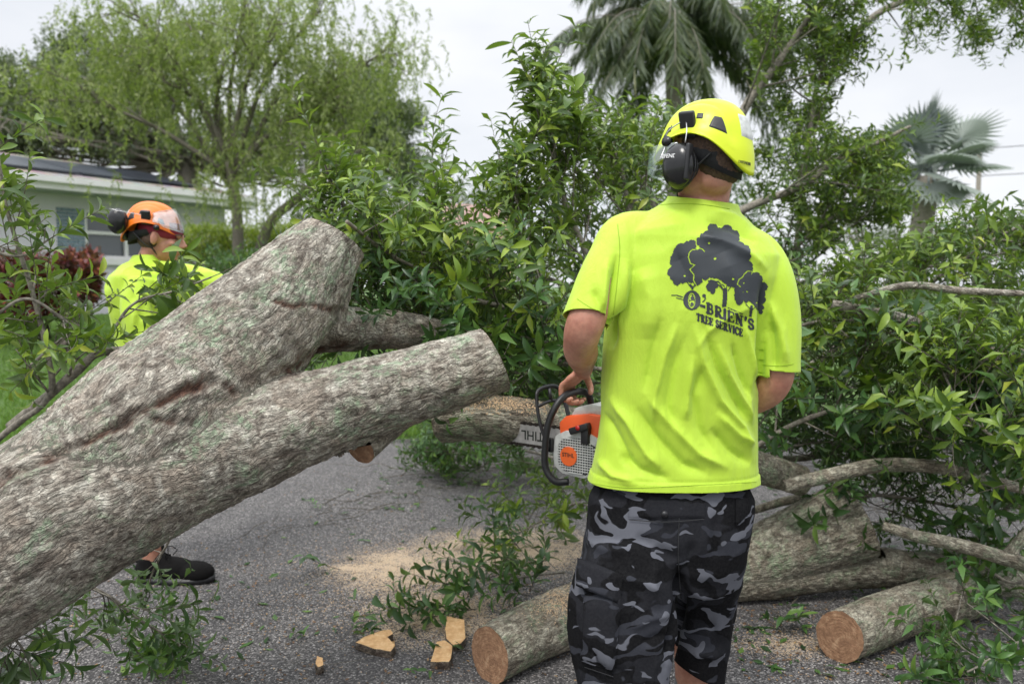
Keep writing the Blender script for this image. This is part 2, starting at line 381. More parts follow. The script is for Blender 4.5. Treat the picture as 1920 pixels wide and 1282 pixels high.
def hero_meshes(mat):
    if mat not in HERO:
        HERO[mat] = []
        for k in range(5):
            me = hero_leaf_mesh('leaf', .25 + .04 * (k % 3), .12 + .1 * k, k); me.materials.append(M[mat]); HERO[mat].append(me)
    return HERO[mat]
def sprig(rg, L=.22, n=13, leaf=.07, wide=.33):
    """stem along +Z; returns leaf pos, dir, up, len, wid and the stem polyline"""
    c = rg.normal(0, .12, 2); ts = np.linspace(0, 1, 5); st = np.stack([c[0] * ts ** 2 * L, c[1] * ts ** 2 * L, ts * L], 1)
    t = np.sort(np.concatenate([rg.uniform(.10, .95, n - 2), rg.uniform(.95, 1., 2)])); az = np.arange(n) * 2.4 + rg.uniform(0, .6, n)
    pos = np.stack([c[0] * t ** 2 * L, c[1] * t ** 2 * L, t * L], 1)
    el = np.radians(rg.uniform(18, 55, n)) * (1.12 - .55 * t ** 3); rad_ = np.stack([np.cos(az), np.sin(az), np.zeros(n)], 1)
    D = rad_ * np.cos(el)[:, None] * 1.0 + np.array([0, 0, 1.]) * np.sin(el)[:, None] * .9
    D = unit(D + rg.normal(0, .15, (n, 3))); up = np.array([0, 0, 1.]) + rg.normal(0, .3, (n, 3)) - rad_ * .3
    ln = leaf * rg.uniform(.5, 1.2, n); return pos, D, up, ln, ln * wide * rg.uniform(.8, 1.15, n), st
def stem_geo(st, r0=.0022, r1=.001):
    T, N, B = frames(st); a = np.array([0, 2.09, 4.19]); R = np.linspace(r0, r1, len(st))
    V = (st[:, None] + R[:, None, None] * (np.cos(a)[None, :, None] * N[:, None] + np.sin(a)[None, :, None] * B[:, None])).reshape(-1, 3); F = []
    for i in range(len(st) - 1):
        for j in range(3):
            a_, b_ = i * 3 + j, i * 3 + (j + 1) % 3; F += [(a_, b_, b_ + 3), (a_, b_ + 3, a_ + 3)]
    return V, np.array(F)
SPR = []
for k in range(14):
    rg = np.random.default_rng(100 + k); s = sprig(rg, L=rg.uniform(.18, .30), n=int(rg.integers(11, 18)), leaf=rg.uniform(.062, .085), wide=.30)
    V, F = leaves_geo(*s[:5]); V2, F2 = stem_geo(s[5]); SPR.append((s, np.concatenate([V, V2]), np.concatenate([F, F2 + len(V)]), len(F)))
def align(D, rg):
    """rotation matrices (N,3,3) taking +Z to D with random spin"""
    D = unit(D); a = unit(np.cross(D, unit(rg.normal(0, 1, D.shape)))); b = np.cross(D, a); return np.stack([a, b, D], 2)
def place_sprigs(Pos, D, S, rg, chunk=None):
    R = align(D, rg); Vs = []; Fs = []; Ms = []; off = 0; idx = rg.integers(0, len(SPR), len(Pos))
    for k in range(len(SPR)):
        m = idx == k; n = int(m.sum())
        if not n: continue
        _, V, F, nl = SPR[k]; W = np.einsum('nij,vj->nvi', R[m] * S[m][:, None, None], V) + Pos[m][:, None]
        Vs.append(W.reshape(-1, 3)); Fs.append((np.arange(n)[:, None, None] * len(V) + F[None] + off).reshape(-1, 3))
        mi = np.zeros(len(F), int); mi[nl:] = 1; Ms.append(np.tile(mi, n)); off += n * len(V)
    return np.concatenate(Vs), np.concatenate(Fs), np.concatenate(Ms)
def hero_sprig(parent, pos, D, s, rg, mat='leaf', stems=None, low=-9):
    """a sprig whose every leaf is an object of its own"""
    R = align(np.array([D]), rg)[0]; sp = SPR[int(rg.integers(0, len(SPR)))][0]; o = np.array(org(parent)); hm = hero_meshes(mat)
    for p, d, u, l, w in zip(*sp[:5]):
        dd = unit(R @ d); uu = R @ u; sd = unit(np.cross(dd, uu)); nn = np.cross(sd, dd); p = R @ p * s + pos
        if p[2] < low: p[2] = low
        l = l * s * 1.08; Mx = Matrix(((sd[0] * l, dd[0] * l, nn[0] * l, p[0] - o[0]), (sd[1] * l, dd[1] * l, nn[1] * l, p[1] - o[1]), (sd[2] * l, dd[2] * l, nn[2] * l, p[2] - o[2]), (0, 0, 0, 1)))
        ob = bpy.data.objects.new('leaf', hm[int(rg.integers(0, 5))]); COL.objects.link(ob); ob.parent = parent; ob.matrix_local = Mx
    if stems is not None:
        V, F = stem_geo(sp[5] * s @ R.T + pos); stems.add(V, F)
    return len(sp[0])
def leafy_branch(label, path, r0=.02, r1=.004, sides=10, side_len=.6, sprigs=80, seed=1, hero=12, mat='leaf', up=.35, scale=1., flat=None, t0=.15, group=None, name='leafy_branch', cat='branch', wood='branch', spread=1., zmin=None, side_r=.35, keep=None):
    rg = np.random.default_rng(seed); C = catmull([np.array(p) for p in path], 40); T, N, B = frames(C)
    th = thing(name, label, cat, tuple(C[0]), group)
    w = MB(); w.tube([tuple(c) for c in C[::3]] + [tuple(C[-1])], list(np.linspace(r0, r1, len(C[::3]) + 1) * rg.uniform(.9, 1.1, len(C[::3]) + 1)), 8, smooth=True)
    stems = MB(); A = []; AD = []
    for k in range(sides):
        t = t0 + (1 - t0) * (k + rg.uniform(0, .9)) / sides; i = min(39, int(t * 39)); az = k * 2.4 + rg.uniform(-.5, .5)
        side = N[i] * math.cos(az) + B[i] * math.sin(az); d = unit(T[i] * rg.uniform(.4, .9) + side * spread + np.array([0, 0, up]))
        L = side_len * rg.uniform(.55, 1.1) * (1.15 - .7 * t); bend = rg.normal(0, .18, 3) + np.array([0, 0, up * .4])
        ts = np.linspace(0, 1, 7)[:, None]; Q = C[i] + d * ts * L + bend * ts ** 2 * L * .5
        if zmin is not None: Q[:, 2] = np.maximum(Q[:, 2], zmin + .01)
        if keep is not None:
            for _ in range(5):
                px, py = proj(Q[-1:] + unit(Q[-1:] - Q[-2:-1]) * .1)
                if keep(px, py)[0]: break
                Q = Q[0] + (Q - Q[0]) * .72
        w.tube([tuple(q) for q in Q[::2]], list(np.linspace(r0 * side_r * (1.2 - .5 * t), .0016, 4)), 5, smooth=True)
        m = max(2, int(sprigs / sides)); tt = np.sqrt(rg.uniform(.06, 1, m)); j = tt * 6; j0 = np.minimum(5, j.astype(int)); q = Q[j0] + (Q[j0 + 1] - Q[j0]) * (j - j0)[:, None]
        A.append(q); AD.append(unit(unit(Q[j0 + 1] - Q[j0]) * .7 + rg.normal(0, .55, (m, 3)) + np.array([0, 0, up])))
    m = max(3, sprigs // 8); i = (rg.uniform(t0, 1, m) ** .7 * 39).astype(int); A.append(C[i]); AD.append(unit(T[i] * .8 + rg.normal(0, .5, (m, 3)) + np.array([0, 0, up])))
    A = np.concatenate([[C[-1]], np.concatenate(A)]); AD = np.concatenate([[T[-1]], np.concatenate(AD)])
    if zmin is not None:
        A[:, 2] = np.maximum(A[:, 2], zmin + .012); low = A[:, 2] < zmin + .12; AD[low, 2] = np.abs(AD[low, 2]) * .35 + .05; AD = unit(AD)
    if keep is not None:
        px, py = proj(A + AD * .16); px2, py2 = proj(A); ok = keep(px, py) & keep(px2, py2); ok[0] = True; A = A[ok]; AD = AD[ok]
    S = rg.uniform(.75, 1.2, len(A)) * scale
    order = np.argsort(A[:, 1]); hs = order[:hero]; rest = order[hero:]
    if hero and 0 not in hs: hs = np.append(hs, 0); rest = rest[rest != 0]
    cnt = 0
    for h in hs:
        if cnt > 280: rest = np.append(rest, h); continue
        cnt += hero_sprig(th, A[h], AD[h], S[h], rg, mat, stems)
    build('limb', w, M[wood], th)
    if stems.v: tag(build('stem', stems, M['twig'], th), kind='stuff')
    if len(rest):
        V, F, mi = place_sprigs(A[rest], AD[rest], S[rest], rg)
        if zmin is not None: V[:, 2] = np.maximum(V[:, 2], zmin + .003)
        tag(link('foliage', fast_mesh('foliage', V, F, mi, orgv=org(th)), [M[mat], M['twig']], th), kind='stuff')
    return th
def leaf_cloud(C, R, n, leaf, wide=.4, rg=None, droop=0., shell=.5, quad=True, squash=.8):
    """n leaves round each centre"""
    k = len(C); d = unit(rg.normal(0, 1, (k * n, 3))); rr = np.repeat(R, n) * (shell + (1 - shell) * rg.uniform(0, 1, k * n)) * rg.uniform(.3, 1, k * n) ** .4
    Pp = np.repeat(C, n, 0) + d * rr[:, None] * np.array([1, 1, squash]); D = unit(d * .6 + rg.normal(0, .8, d.shape) + np.array([0, 0, -droop])); U = rg.normal(0, .5, d.shape) + np.array([0, 0, 1.])
    L = leaf * rg.uniform(.6, 1.25, k * n); return flakes_geo(Pp, D, U, L, L * wide) if quad else leaves_geo(Pp, D, U, L, L * wide)

# outline of the fallen crown: how high its leaves reach above each stretch of the scene
SKY_M = [(540, 420), (580, 340), (606, 285), (650, 300), (690, 330), (720, 415), (782, 422), (798, 335), (828, 330), (848, 432), (908, 428), (918, 315), (960, 300), (975, 240), (985, 150), (1012, 95), (1050, 95), (1075, 225), (1120, 250), (1170, 225), (1200, 240), (1240, 215), (1300, 210)]
SKY_R = [(1300, 350), (1400, 420), (1500, 470), (1560, 480), (1700, 470), (1760, 435), (1830, 405), (1960, 385)]
def keep_above(line, slack=14):
    xs, ys = zip(*line)
    return lambda px, py: py > np.interp(px, xs, ys) - slack * 0
keepM = keep_above(SKY_M); keepR = keep_above(SKY_R)
def inpoly(px, py, poly):
    r = np.zeros(px.shape, bool); n = len(poly)
    for i in range(n):
        (x0, y0), (x1, y1) = poly[i], poly[(i + 1) % n]; c = ((y0 > py) != (y1 > py)) & (px < (x1 - x0) * (py - y0) / (y1 - y0 + 1e-9) + x0); r ^= c
    return r
keepU = lambda px, py: inpoly(px, py, [(1385, 260), (1420, 120), (1395, -200), (2400, -200), (2400, 60), (1900, 95), (1760, 125), (1700, 100), (1690, 40), (1640, 30), (1622, 130), (1560, 180), (1545, 225), (1600, 260), (1665, 250), (1700, 330), (1705, 430), (1600, 440), (1540, 470), (1390, 520)])
keepL = lambda px, py: ((px < 95) | ((px < 190) & (py > 500)) | ((py > 620) & (px < 290))) & (py > 210)
keepC = lambda px, py: (px > 245) & (px < 400) & (py > 510) & (py < 620)

# ------------------------------------------------------------------ wood kit
def woody(name, label, cat, limbs, voxel=.012, smooth=4, mat='bark', cuts=(), disp=.006, group=None, cutmat='cut', k=0, extra=None, lump=.5):
    """limbs: list of [(point, radius), ...]; cuts: indices of limbs sawn square at their end (negative: at their start)"""
    mb = MB(); SK = []
    for li, lb in enumerate(limbs):
        pts = [np.array(list(p) + [r]) for p, r in lb]; n = max(8, int(sum((Vector(a[0]) - Vector(b[0])).length for a, b in zip(lb, lb[1:])) / .03)); C = catmull(pts, n)
        C[:, 3] = np.maximum(C[:, 3], .004); SK.append(C)
        end0 = 2 * C[0] - C[2] if ('s', li) in cuts else C[0]; end1 = 2 * C[-1] - C[-3] if ('e', li) in cuts else C[-1]
        E = np.vstack([[*end0[:3], C[0, 3]], C[1:-1], [*end1[:3], C[-1, 3]]])
        mb.tube([tuple(c[:3]) for c in E], list(E[:, 3]), 28, smooth=False)
    me = remesh(mb, voxel, smooth); V = getv(me); N = getn(me)
    # limb coordinates of every vertex
    best = np.full(len(V), 1e9); second = np.full(len(V), 1e9); Q = np.zeros((len(V), 3)); RR = np.zeros(len(V))
    for li, C in enumerate(SK):
        T, Nn, B = frames(C[:, :3]); s = np.concatenate([[0], np.cumsum(np.linalg.norm(np.diff(C[:, :3], axis=0), axis=1))])
        for c0 in range(0, len(V), 20000):
            X = V[c0:c0 + 20000]; dd = np.linalg.norm(X[:, None] - C[None, :, :3], axis=2); j = dd.argmin(1); r = X - C[j, :3]
            al = (r * T[j]).sum(1); dist = np.linalg.norm(r - al[:, None] * T[j], axis=1) / C[j, 3]; dist += np.maximum(0, np.abs(al) - .05) * 20
            bb = best[c0:c0 + 20000]; second[c0:c0 + 20000] = np.minimum(second[c0:c0 + 20000], np.maximum(bb, dist)); m = dist < bb; q = np.stack([s[j] + al + 3.1 * li, (r * Nn[j]).sum(1), (r * B[j]).sum(1)], 1)
            best[c0:c0 + 20000][m] = dist[m]; Q[c0:c0 + 20000][m] = q[m]; RR[c0:c0 + 20000][m] = C[j, 3][m]
    warp = np.stack([vnoise(Q * 14, 3 + j) for j in range(3)], 1) * .014
    f1, f2 = voro((Q + warp) * np.array([9, 58, 58]) + k, 5 + k); g1, g2 = voro((Q + warp) * np.array([26, 95, 95]) + k, 9 + k)
    big = fbm(V * 5 + k, 3, 2); fade = np.clip((second - best) / .12, 0, 1)
    h = fade * ((np.minimum(f2 - f1, .35) / .35 - .6) * disp * .55 + (np.minimum(g2 - g1, .4) / .4 - .5) * disp * .25) + big * disp * 1.6 * lump * 2 + fbm(Q * 60, 3, 8) * disp * .45
    sc = np.zeros(len(V))
    if extra: h, sc = extra(V, N, h, sc)
    h = h * np.clip(RR / .12, .25, 1)
    V2 = V + N * h[:, None]; setv(me, V2)
    for nm, ty, arr in (('bark', 'FLOAT_VECTOR', Q), ('scar', 'FLOAT', sc)):
        a = me.attributes.new(nm, ty, 'POINT'); a.data.foreach_set('vector' if ty == 'FLOAT_VECTOR' else 'value', arr.astype(np.float32).ravel())
    base = tuple(limbs[0][0][0]); th = thing(name, label, cat, base, group); discs = []
    for w, li in cuts:
        C = SK[li]; i, j = (0, 1) if w == 's' else (-1, -2); co = Vector(C[i, :3]); no = (Vector(C[i, :3]) - Vector(C[j, :3])).normalized(); r = C[i, 3]
        tilt = Vector((vnoise(np.array([[li * 3.3, 1, k]]))[0] * .18, 0, .12)); no = (no + tilt).normalized()
        lim = r * 1.9; others = [(Vector(q_[:3]), q_[3]) for lj, C2 in enumerate(SK) if lj != li for q_ in C2 if (Vector(q_[:3]) - co).length < r * 4]
        def mine(c):
            if (c - co).length > lim: return False
            d_ = (c - co) - no * (c - co).dot(no); own = d_.length / r
            return own < 1.25 and not any((c - p_).length / r_ < 1.12 for p_, r_ in others)
        loop = bisect(me, co, no, mine)
        loop = [v for v in loop if (v - co).length < lim]
        if len(loop) < 6: continue
        u = no.orthogonal().normalized(); v_ = no.cross(u); cen = sum(loop, Vector()) / len(loop); loop.sort(key=lambda p: math.atan2((p - cen).dot(v_), (p - cen).dot(u)))
        VV = [cen]; FF = []; n = len(loop); K = 4
        for q in range(1, K + 1): VV += [cen + (p - cen) * (q / K) for p in loop]
        VV = np.array([tuple(x) for x in VV]); VV += np.array(no)[None] * (.0015 * vnoise(VV * 60)[:, None] + .001)
        for a in range(n):
            b_ = (a + 1) % n; FF.append((0, 1 + a, 1 + b_))
            for q in range(K - 1): o1 = 1 + q * n; FF.append((o1 + a, o1 + n + a, o1 + n + b_, o1 + b_))
        cm = bpy.data.meshes.new('cut_face'); cm.from_pydata((VV - np.array(base)).tolist(), [], FF)
        at = cm.attributes.new('bark', 'FLOAT_VECTOR', 'POINT'); at.data.foreach_set('vector', np.stack([np.zeros(len(VV)), (VV - np.array(cen)) @ np.array(u), (VV - np.array(cen)) @ np.array(v_)], 1).astype(np.float32).ravel())
        discs.append(link('cut_face', cm, M[cutmat], th))
    shift(me, base); me.polygons.foreach_set('use_smooth', [True] * len(me.polygons)); me.materials.clear(); link('trunk' if name.startswith('fallen') else 'bark', me, M[mat], th)
    return th
def L(*pts):      # limb from photo points (px, py, distance, radius in pixels)
    return [(P(x, y, d), rad(r, d)) for x, y, d, r in pts]

# ------------------------------------------------------------------ ground
def asphalt():
    t = NT('asphalt with sawdust'); c = t.coord()
    ag = t.voro(c, 145, 'F1', 'Color'); agv = t.add('ShaderNodeSeparateColor', {0: ag}).outputs[0]; d = t.voro(c, 145, 'F1'); n = t.noise(c, 1.1, 5, .6); f = t.noise(c, 9, 4, .6)
    col = t.ramp(agv, [(.05, (.04, .037, .036)), (.35, (.085, .080, .078)), (.68, (.160, .151, .146)), (.9, (.32, .30, .29)), (.98, (.48, .455, .43))])
    col = t.mix(t.ramp(d, [(.45, 0.), (.8, .8)]), col, (.03, .028, .03))
    col = t.mix(t.ramp(n, [(.35, .35), (.6, 0.)]), col, (.07, .068, .07))
    col = t.mix(t.ramp(f, [(.58, 0.), (.75, .3)]), col, (.22, .20, .18))
    s = t.add('ShaderNodeSeparateXYZ', {0: c}).outputs
    def blob(cx, cy, rx, ry, k=1.):
        dx = t.math('DIVIDE', t.math('SUBTRACT', s[0], cx), rx); dy = t.math('DIVIDE', t.math('SUBTRACT', s[1], cy), ry)
        r = t.math('SQRT', t.math('ADD', t.math('MULTIPLY', dx, dx), t.math('MULTIPLY', dy, dy)))
        return t.math('MULTIPLY', t.ramp(r, [(0., 1.), (.35, .8), (1., 0.)]), k)
    m = blob(*G(770, 1065)[:2], .52, .50, .95); m = t.math('MAXIMUM', m, blob(*G(960, 1030)[:2], .75, .5, .95)); m = t.math('MAXIMUM', m, blob(*G(820, 1150)[:2], .42, .42, .9))
    m = t.math('MAXIMUM', m, blob(*G(1480, 1210)[:2], .3, .16, .5)); m = t.math('MAXIMUM', m, blob(*G(690, 1065)[:2], .30, .14, 1.05))
    m = t.math('MULTIPLY', m, t.ramp(t.noise(c, 7, 5, .7), [(.3, .35), (.62, 1.25)]))
    grain = t.math('ADD', m, t.math('MULTIPLY', t.math('SUBTRACT', t.add('ShaderNodeSeparateColor', {0: t.voro(c, 210, 'F1', 'Color')}).outputs[1], .5), .8))
    dust = t.ramp(t.noise(c, 170, 3, .7), [(.3, (.42, .30, .19)), (.7, (.74, .59, .42))])
    col = t.mix(t.ramp(grain, [(.40, 0.), (.62, .92)]), col, dust)
    t.set(Base_Color=col, Roughness=.85, Normal=t.bump(t.math('ADD', t.math('MULTIPLY', d, -1.), t.math('MULTIPLY', agv, .5)), .8, .006)); return t.m
mb = MB(); nx, ny = 60, 60
xs = np.linspace(-30, 40, nx); ys = np.linspace(-12, 60, ny); X, Y = np.meshgrid(xs, ys)
mb.add(np.stack([X.ravel(), Y.ravel(), np.zeros(X.size)], 1), [(j * nx + i, j * nx + i + 1, (j + 1) * nx + i + 1, (j + 1) * nx + i) for j in range(ny - 1) for i in range(nx - 1)])
tag(build('road', mb, asphalt(), smooth=False), 'speckled grey asphalt road strewn with pale sawdust', kind='structure')
def lawn_h(x, y):
    x = np.asarray(x, float); y = np.asarray(y, float); e = 6.6 + 0.18 * (x + 4)
    t = np.clip((y - e) / 11., 0, 1); return .03 + .75 * t * t * (3 - 2 * t) + .02 * np.sin(x * 1.3) * np.sin(y * .9) * (t > 0)
t = NT('lawn soil and turf'); c = t.coord(); t.set(Base_Color=t.ramp(t.noise(c, 40, 5, .7), [(.3, (.05, .095, .02)), (.7, (.09, .165, .032))]), Roughness=.9)
mb = MB(); nx, ny = 90, 70; xs = np.concatenate([np.linspace(-420, -30, 12), np.linspace(-29, 40, 66), np.linspace(45, 420, 12)]); V = []
for i, x in enumerate(xs):
    e = 6.6 + .18 * (min(max(x, -30), 30) + 4)
    for j, s in enumerate(np.concatenate([np.linspace(0, 22, 50), np.linspace(26, 460, 20)])):
        y = e + s; V.append((x, y, lawn_h(x, y) if s > 0 else -.02))
mb.add(V, [(i * 70 + j, (i + 1) * 70 + j, (i + 1) * 70 + j + 1, i * 70 + j + 1) for i in range(89) for j in range(69)])
tag(build('lawn', mb, t.m), 'bright green mown lawn rising towards the white house', kind='structure')
mb = MB(); mb.box((0, 7.0, -1.0), (420, 470, .5)); tag(build('ground', mb, t.m, smooth=False), 'earth under the road and lawn', kind='structure')
n = 90000; x = rng.uniform(-8.5, 1.5, n); y = 6.6 + .18 * (x + 4) + rng.uniform(.0, 1, n) ** 1.4 * 12
pos = np.stack([x, y, lawn_h(x, y)], 1); ln = rng.uniform(.05, .10, n); D = np.stack([rng.normal(0, .35, n), rng.normal(0, .35, n), np.ones(n)], 1)
V, F = flakes_geo(pos, D, rng.normal(0, 1, (n, 3)) * np.array([1, 1, .1]), ln, np.full(n, .012)); tag(link('grass', fast_mesh('grass', V, F), M['grass']), 'blades of bright green lawn grass', 'grass', kind='stuff')

# ------------------------------------------------------------------ houses
def stucco(name, col): return simple(name, col, .85, 0, .06, 3, .25, 90)
M['wall'] = stucco('pale blue stucco', (.66, .63, .69)); M['white'] = simple('white paint', (.82, .80, .80), .55, 0, .05, 4); M['brick'] = simple('blue grey painted brick', (.20, .27, .33), .8, 0, .22, 7, .3, 60)
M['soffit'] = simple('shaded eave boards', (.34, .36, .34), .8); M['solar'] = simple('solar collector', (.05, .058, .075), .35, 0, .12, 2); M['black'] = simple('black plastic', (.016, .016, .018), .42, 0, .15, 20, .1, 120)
t = NT('window glass'); t.set(Base_Color=(.09, .10, .115), Roughness=.12); t.b.inputs['Specular IOR Level'].default_value = .8; M['glass'] = t.m
t = NT('brown roof shingle'); c = t.coord(); v = t.voro(t.mapp(c, (3.2, 6.5, 6.5)), 1., 'F1', 'Color')
t.set(Base_Color=t.mix(.5, t.ramp(t.noise(c, 6, 5, .7), [(.3, (.15, .12, .105)), (.7, (.30, .25, .225))]), t.mix(.75, v, (.22, .18, .16))), Roughness=.9); M['shingle'] = t.m
A = P(-160, 536, 15.3); Bq = P(425, 536, 21.); A.z = Bq.z = 0; U = (Bq - A).normalized(); NW = Vector((U.y, -U.x, 0))    # NW looks to the camera
def wp(px, py, off=0.):
    o = Vector((0, 0, CAM_H)); d = P(px, py, 1.) - o; tt = ((A + NW * off) - o).dot(NW) / d.dot(NW); h = o + d * tt; return (h - A).dot(U), h.z
Rw = Matrix((U, -NW, Vector((0, 0, 1)))).transposed()
def hbox(u0, u1, z0, z1, o0, o1, mb=None):
    mb = mb or MB(); c = A + U * (u0 + u1) / 2 + NW * (o0 + o1) / 2; c.z = (z0 + z1) / 2; return mb.box(c, ((u1 - u0) / 2, abs(o1 - o0) / 2, (z1 - z0) / 2), Rw)
LEN = (Bq - A).length; EZ = 3.42
house = thing('house', 'pale blue single-storey house with roof solar collectors behind the man in the orange helmet', 'house', (A.x, A.y, .5))
wx0, wz0 = wp(162, 484); wx1, wz1 = wp(305, 403); bx0, bz0 = wp(108, 470); bx1, bz1 = wp(160, 400)
mb = MB(); hbox(0, bx0, .3, EZ, 0, -.2, mb); hbox(bx0, wx1, .3, wz0, 0, -.2, mb); hbox(bx0, wx1, wz1, EZ, 0, -.2, mb); hbox(bx0, wx0, wz0, wz1, -.022, -.2, mb); hbox(wx1, LEN, .3, EZ, 0, -.2, mb)
hbox(0, .2, .3, EZ, -.2, -7, mb); hbox(LEN - .2, LEN, .3, EZ, -.2, -7, mb); hbox(0, LEN, .3, EZ, -7, -7.2, mb); build('wall', mb, M['wall'], house, False)
k = 0; rr = random.Random(3); rows = int((wz1 - wz0) / .078)
for r in range(rows):
    off = .11 if r % 2 else 0; u = bx0 - off
    while u < wx0 - .02:
        a, b = max(u, bx0) + .010, min(u + .22, wx0) - .010
        if b - a > .03: build('brick', hbox(a, b, wz0 + r * .078 + .010, wz0 + (r + 1) * .078 - .010, -.021, .006 + rr.uniform(-.006, .006)), M['brick'], house, False)
        u += .22
win = build('window', hbox(wx0, wx1, wz0, wz1, -.16, -.14), M['glass'], house, False)
mb = MB(); zm = wp(200, 440)[1]; fw = .07
for a in (wx0, (wx0 + wx1) / 2, wx1 - fw): hbox(a, a + fw, wz0, wz1, -.13, -.05, mb)
for z in (wz0, zm, wz1 - fw): hbox(wx0 + fw, wx1 - fw, z, z + fw, -.13, -.055, mb)
build('frame', mb, M['white'], win, False); build('sill', hbox(bx0, wx1 + .1, wz0 - .14, wz0, 0, .09), M['white'], win, False)
bx = lambda nm, *a, m='white': build(nm, hbox(*a), M[m], house, False)
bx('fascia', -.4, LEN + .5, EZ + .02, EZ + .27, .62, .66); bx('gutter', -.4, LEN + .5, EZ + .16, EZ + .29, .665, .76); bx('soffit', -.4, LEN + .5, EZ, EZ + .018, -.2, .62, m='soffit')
mb = MB(); q = [A + U * -.45 + NW * .72, A + U * (LEN + .55) + NW * .72, A + U * (LEN - 2) + NW * -3.6, A + U * -.45 + NW * -3.6]; zz = [EZ + .3, EZ + .3, EZ + 1.28, EZ + 1.28]
top = [Vector((p.x, p.y, z)) for p, z in zip(q, zz)]; q2 = [A + U * (LEN + .55) + NW * -7.9, A + U * -.45 + NW * -7.9]; bk = [Vector((p.x, p.y, EZ + .3)) for p in q2]
VV = [tuple(v) for v in top + bk]; VV += [(x, y, z - .05) for x, y, z in VV]
mb.add(VV, [(0, 1, 2, 3), (3, 2, 4, 5), (1, 4, 2), (6, 9, 8, 7), (9, 11, 10, 8), (7, 8, 10), (0, 6, 7, 1), (1, 7, 10, 4), (5, 4, 10, 11), (0, 3, 9, 6), (3, 5, 11, 9)])
roof = build('roof', mb, M['shingle'], house, False)
sl = (top[3] - top[0]).normalized(); rn = U.cross(sl).normalized(); rn = rn if rn.z > 0 else -rn; Rr = Matrix((U, sl, rn)).transposed()
LP = [(.2, 3.5), (3.56, 6.6), (6.66, 8.9), ] 
u0 = -.2
for a, b in ((u0, 3.1), (3.16, 5.9), (5.96, wp(330, 400)[0] - 1.2)):
    c = top[0] + U * ((a + b) / 2 + .45) + sl * 1.75 + rn * .05; m_ = MB(); m_.box(c, ((b - a) / 2, 1.25, .025), Rr); build('solar_panel', m_, M['solar'], house, False)
# brown-roofed house further off
t = NT('pinkish roof tile'); c = t.coord(); t.set(Base_Color=t.ramp(t.noise(t.mapp(c, (2, 2, 14)), 3, 4, .7), [(.3, (.25, .15, .13)), (.7, (.40, .27, .24))]), Roughness=.9); M['rooftile'] = t.m
h2 = thing('house', 'distant house with a low pinkish tiled roof above the fallen foliage', 'house', tuple(P(850, 560, 30)))
p0 = P(690, 425, 29); p1 = P(985, 425, 31); z1 = P(800, 380, 33).z; z0 = p0.z
mb = MB(); f0 = Vector((p0.x, p0.y, z0)); f1 = Vector((p1.x, p1.y, z0)); r0 = Vector((p0.x + 1.1, p0.y + 3.6, z1)); r1 = Vector((p1.x - .5, p1.y + 3.6, z1)); b0 = Vector((p0.x, p0.y + 7.5, z0)); b1 = Vector((p1.x, p1.y + 7.5, z0))
vv = [tuple(v) for v in (f0, f1, r1, r0, b1, b0)]; vv += [(x, y, z - .12) for x, y, z in vv]
mb.add(vv, [(0, 1, 2, 3), (3, 2, 4, 5), (1, 4, 2), (0, 3, 5), (6, 9, 8, 7), (9, 11, 10, 8), (0, 6, 7, 1), (4, 10, 11, 5), (1, 7, 10, 4), (0, 5, 11, 6)]); build('roof', mb, M['rooftile'], h2, False)
mb = MB(); mb.box(((p0.x + p1.x) / 2, p0.y + 4.2, z0 / 2 + .1), ((p1.x - p0.x) / 2 - .5, 3, z0 / 2 - .05)); build('wall', mb, stucco('tan stucco', (.50, .36, .25)), h2, False)
for k in range(3):
    mb = MB(); mb.box(((p0.x + p1.x) / 2 - 1.8 + k * 1.8, p0.y + 1.17, z0 - .9), (.45, .03, .5)); build('window', mb, M['glass'], h2, False)
pole = thing('utility_pole', 'thin wooden utility pole with wires right of the silver fan palm', 'pole', tuple(P(1838, 520, 27)))
mb = MB(); a = P(1838, 262, 27); mb.tube([(a.x, a.y, 0), tuple(a)], [.10, .07], 10); build('shaft', mb, M['branch'], pole)
mb = MB(); mb.box((a.x, a.y, a.z - .35), (.45, .03, .03)); build('crossarm', mb, M['branch'], pole, False)
mb = MB()
for dz in (.0, -.9): mb.tube([(a.x, a.y, a.z - .3 + dz), (a.x + 9, a.y - 4, a.z + 0. + dz), (a.x + 22, a.y - 10, a.z + 2.4 + dz)], .012, 4)
build('wire', mb, M['black'], pole)

# ------------------------------------------------------------------ standing trees
def limbs_rec(rg, p, d, L_, r, depth, out, tips, spread=.6, up=.15, wig=.25, kids=(2, 4), shrink=.68):
    n = 5; pts = [p]; q = np.array(p)
    for i in range(n):
        d = unit(d + rg.normal(0, wig, 3) * .5 + np.array([0, 0, up * .3])); q = q + d * L_ / n; pts.append(q.copy())
    out.append((pts, r, r * .62)); 
    if depth == 0: tips.append((q, d)); return
    tips.append((q, d))
    for k in range(int(rg.integers(*kids))):
        dd = unit(d + rg.normal(0, spread, 3) + np.array([0, 0, up])); i = int(rg.integers(3, n + 1))
        limbs_rec(rg, pts[i], dd, L_ * shrink * rg.uniform(.8, 1.15), r * .6, depth - 1, out, tips, spread, up, wig, kids, shrink)
def draw_limbs(th, name, out, mat):
    mb = MB()
    for pts, a, b in out: mb.tube([tuple(x) for x in pts], list(np.linspace(a, b, len(pts))), 7 if a > .03 else 4, smooth=a > .04)
    return build(name, mb, M[mat], th)
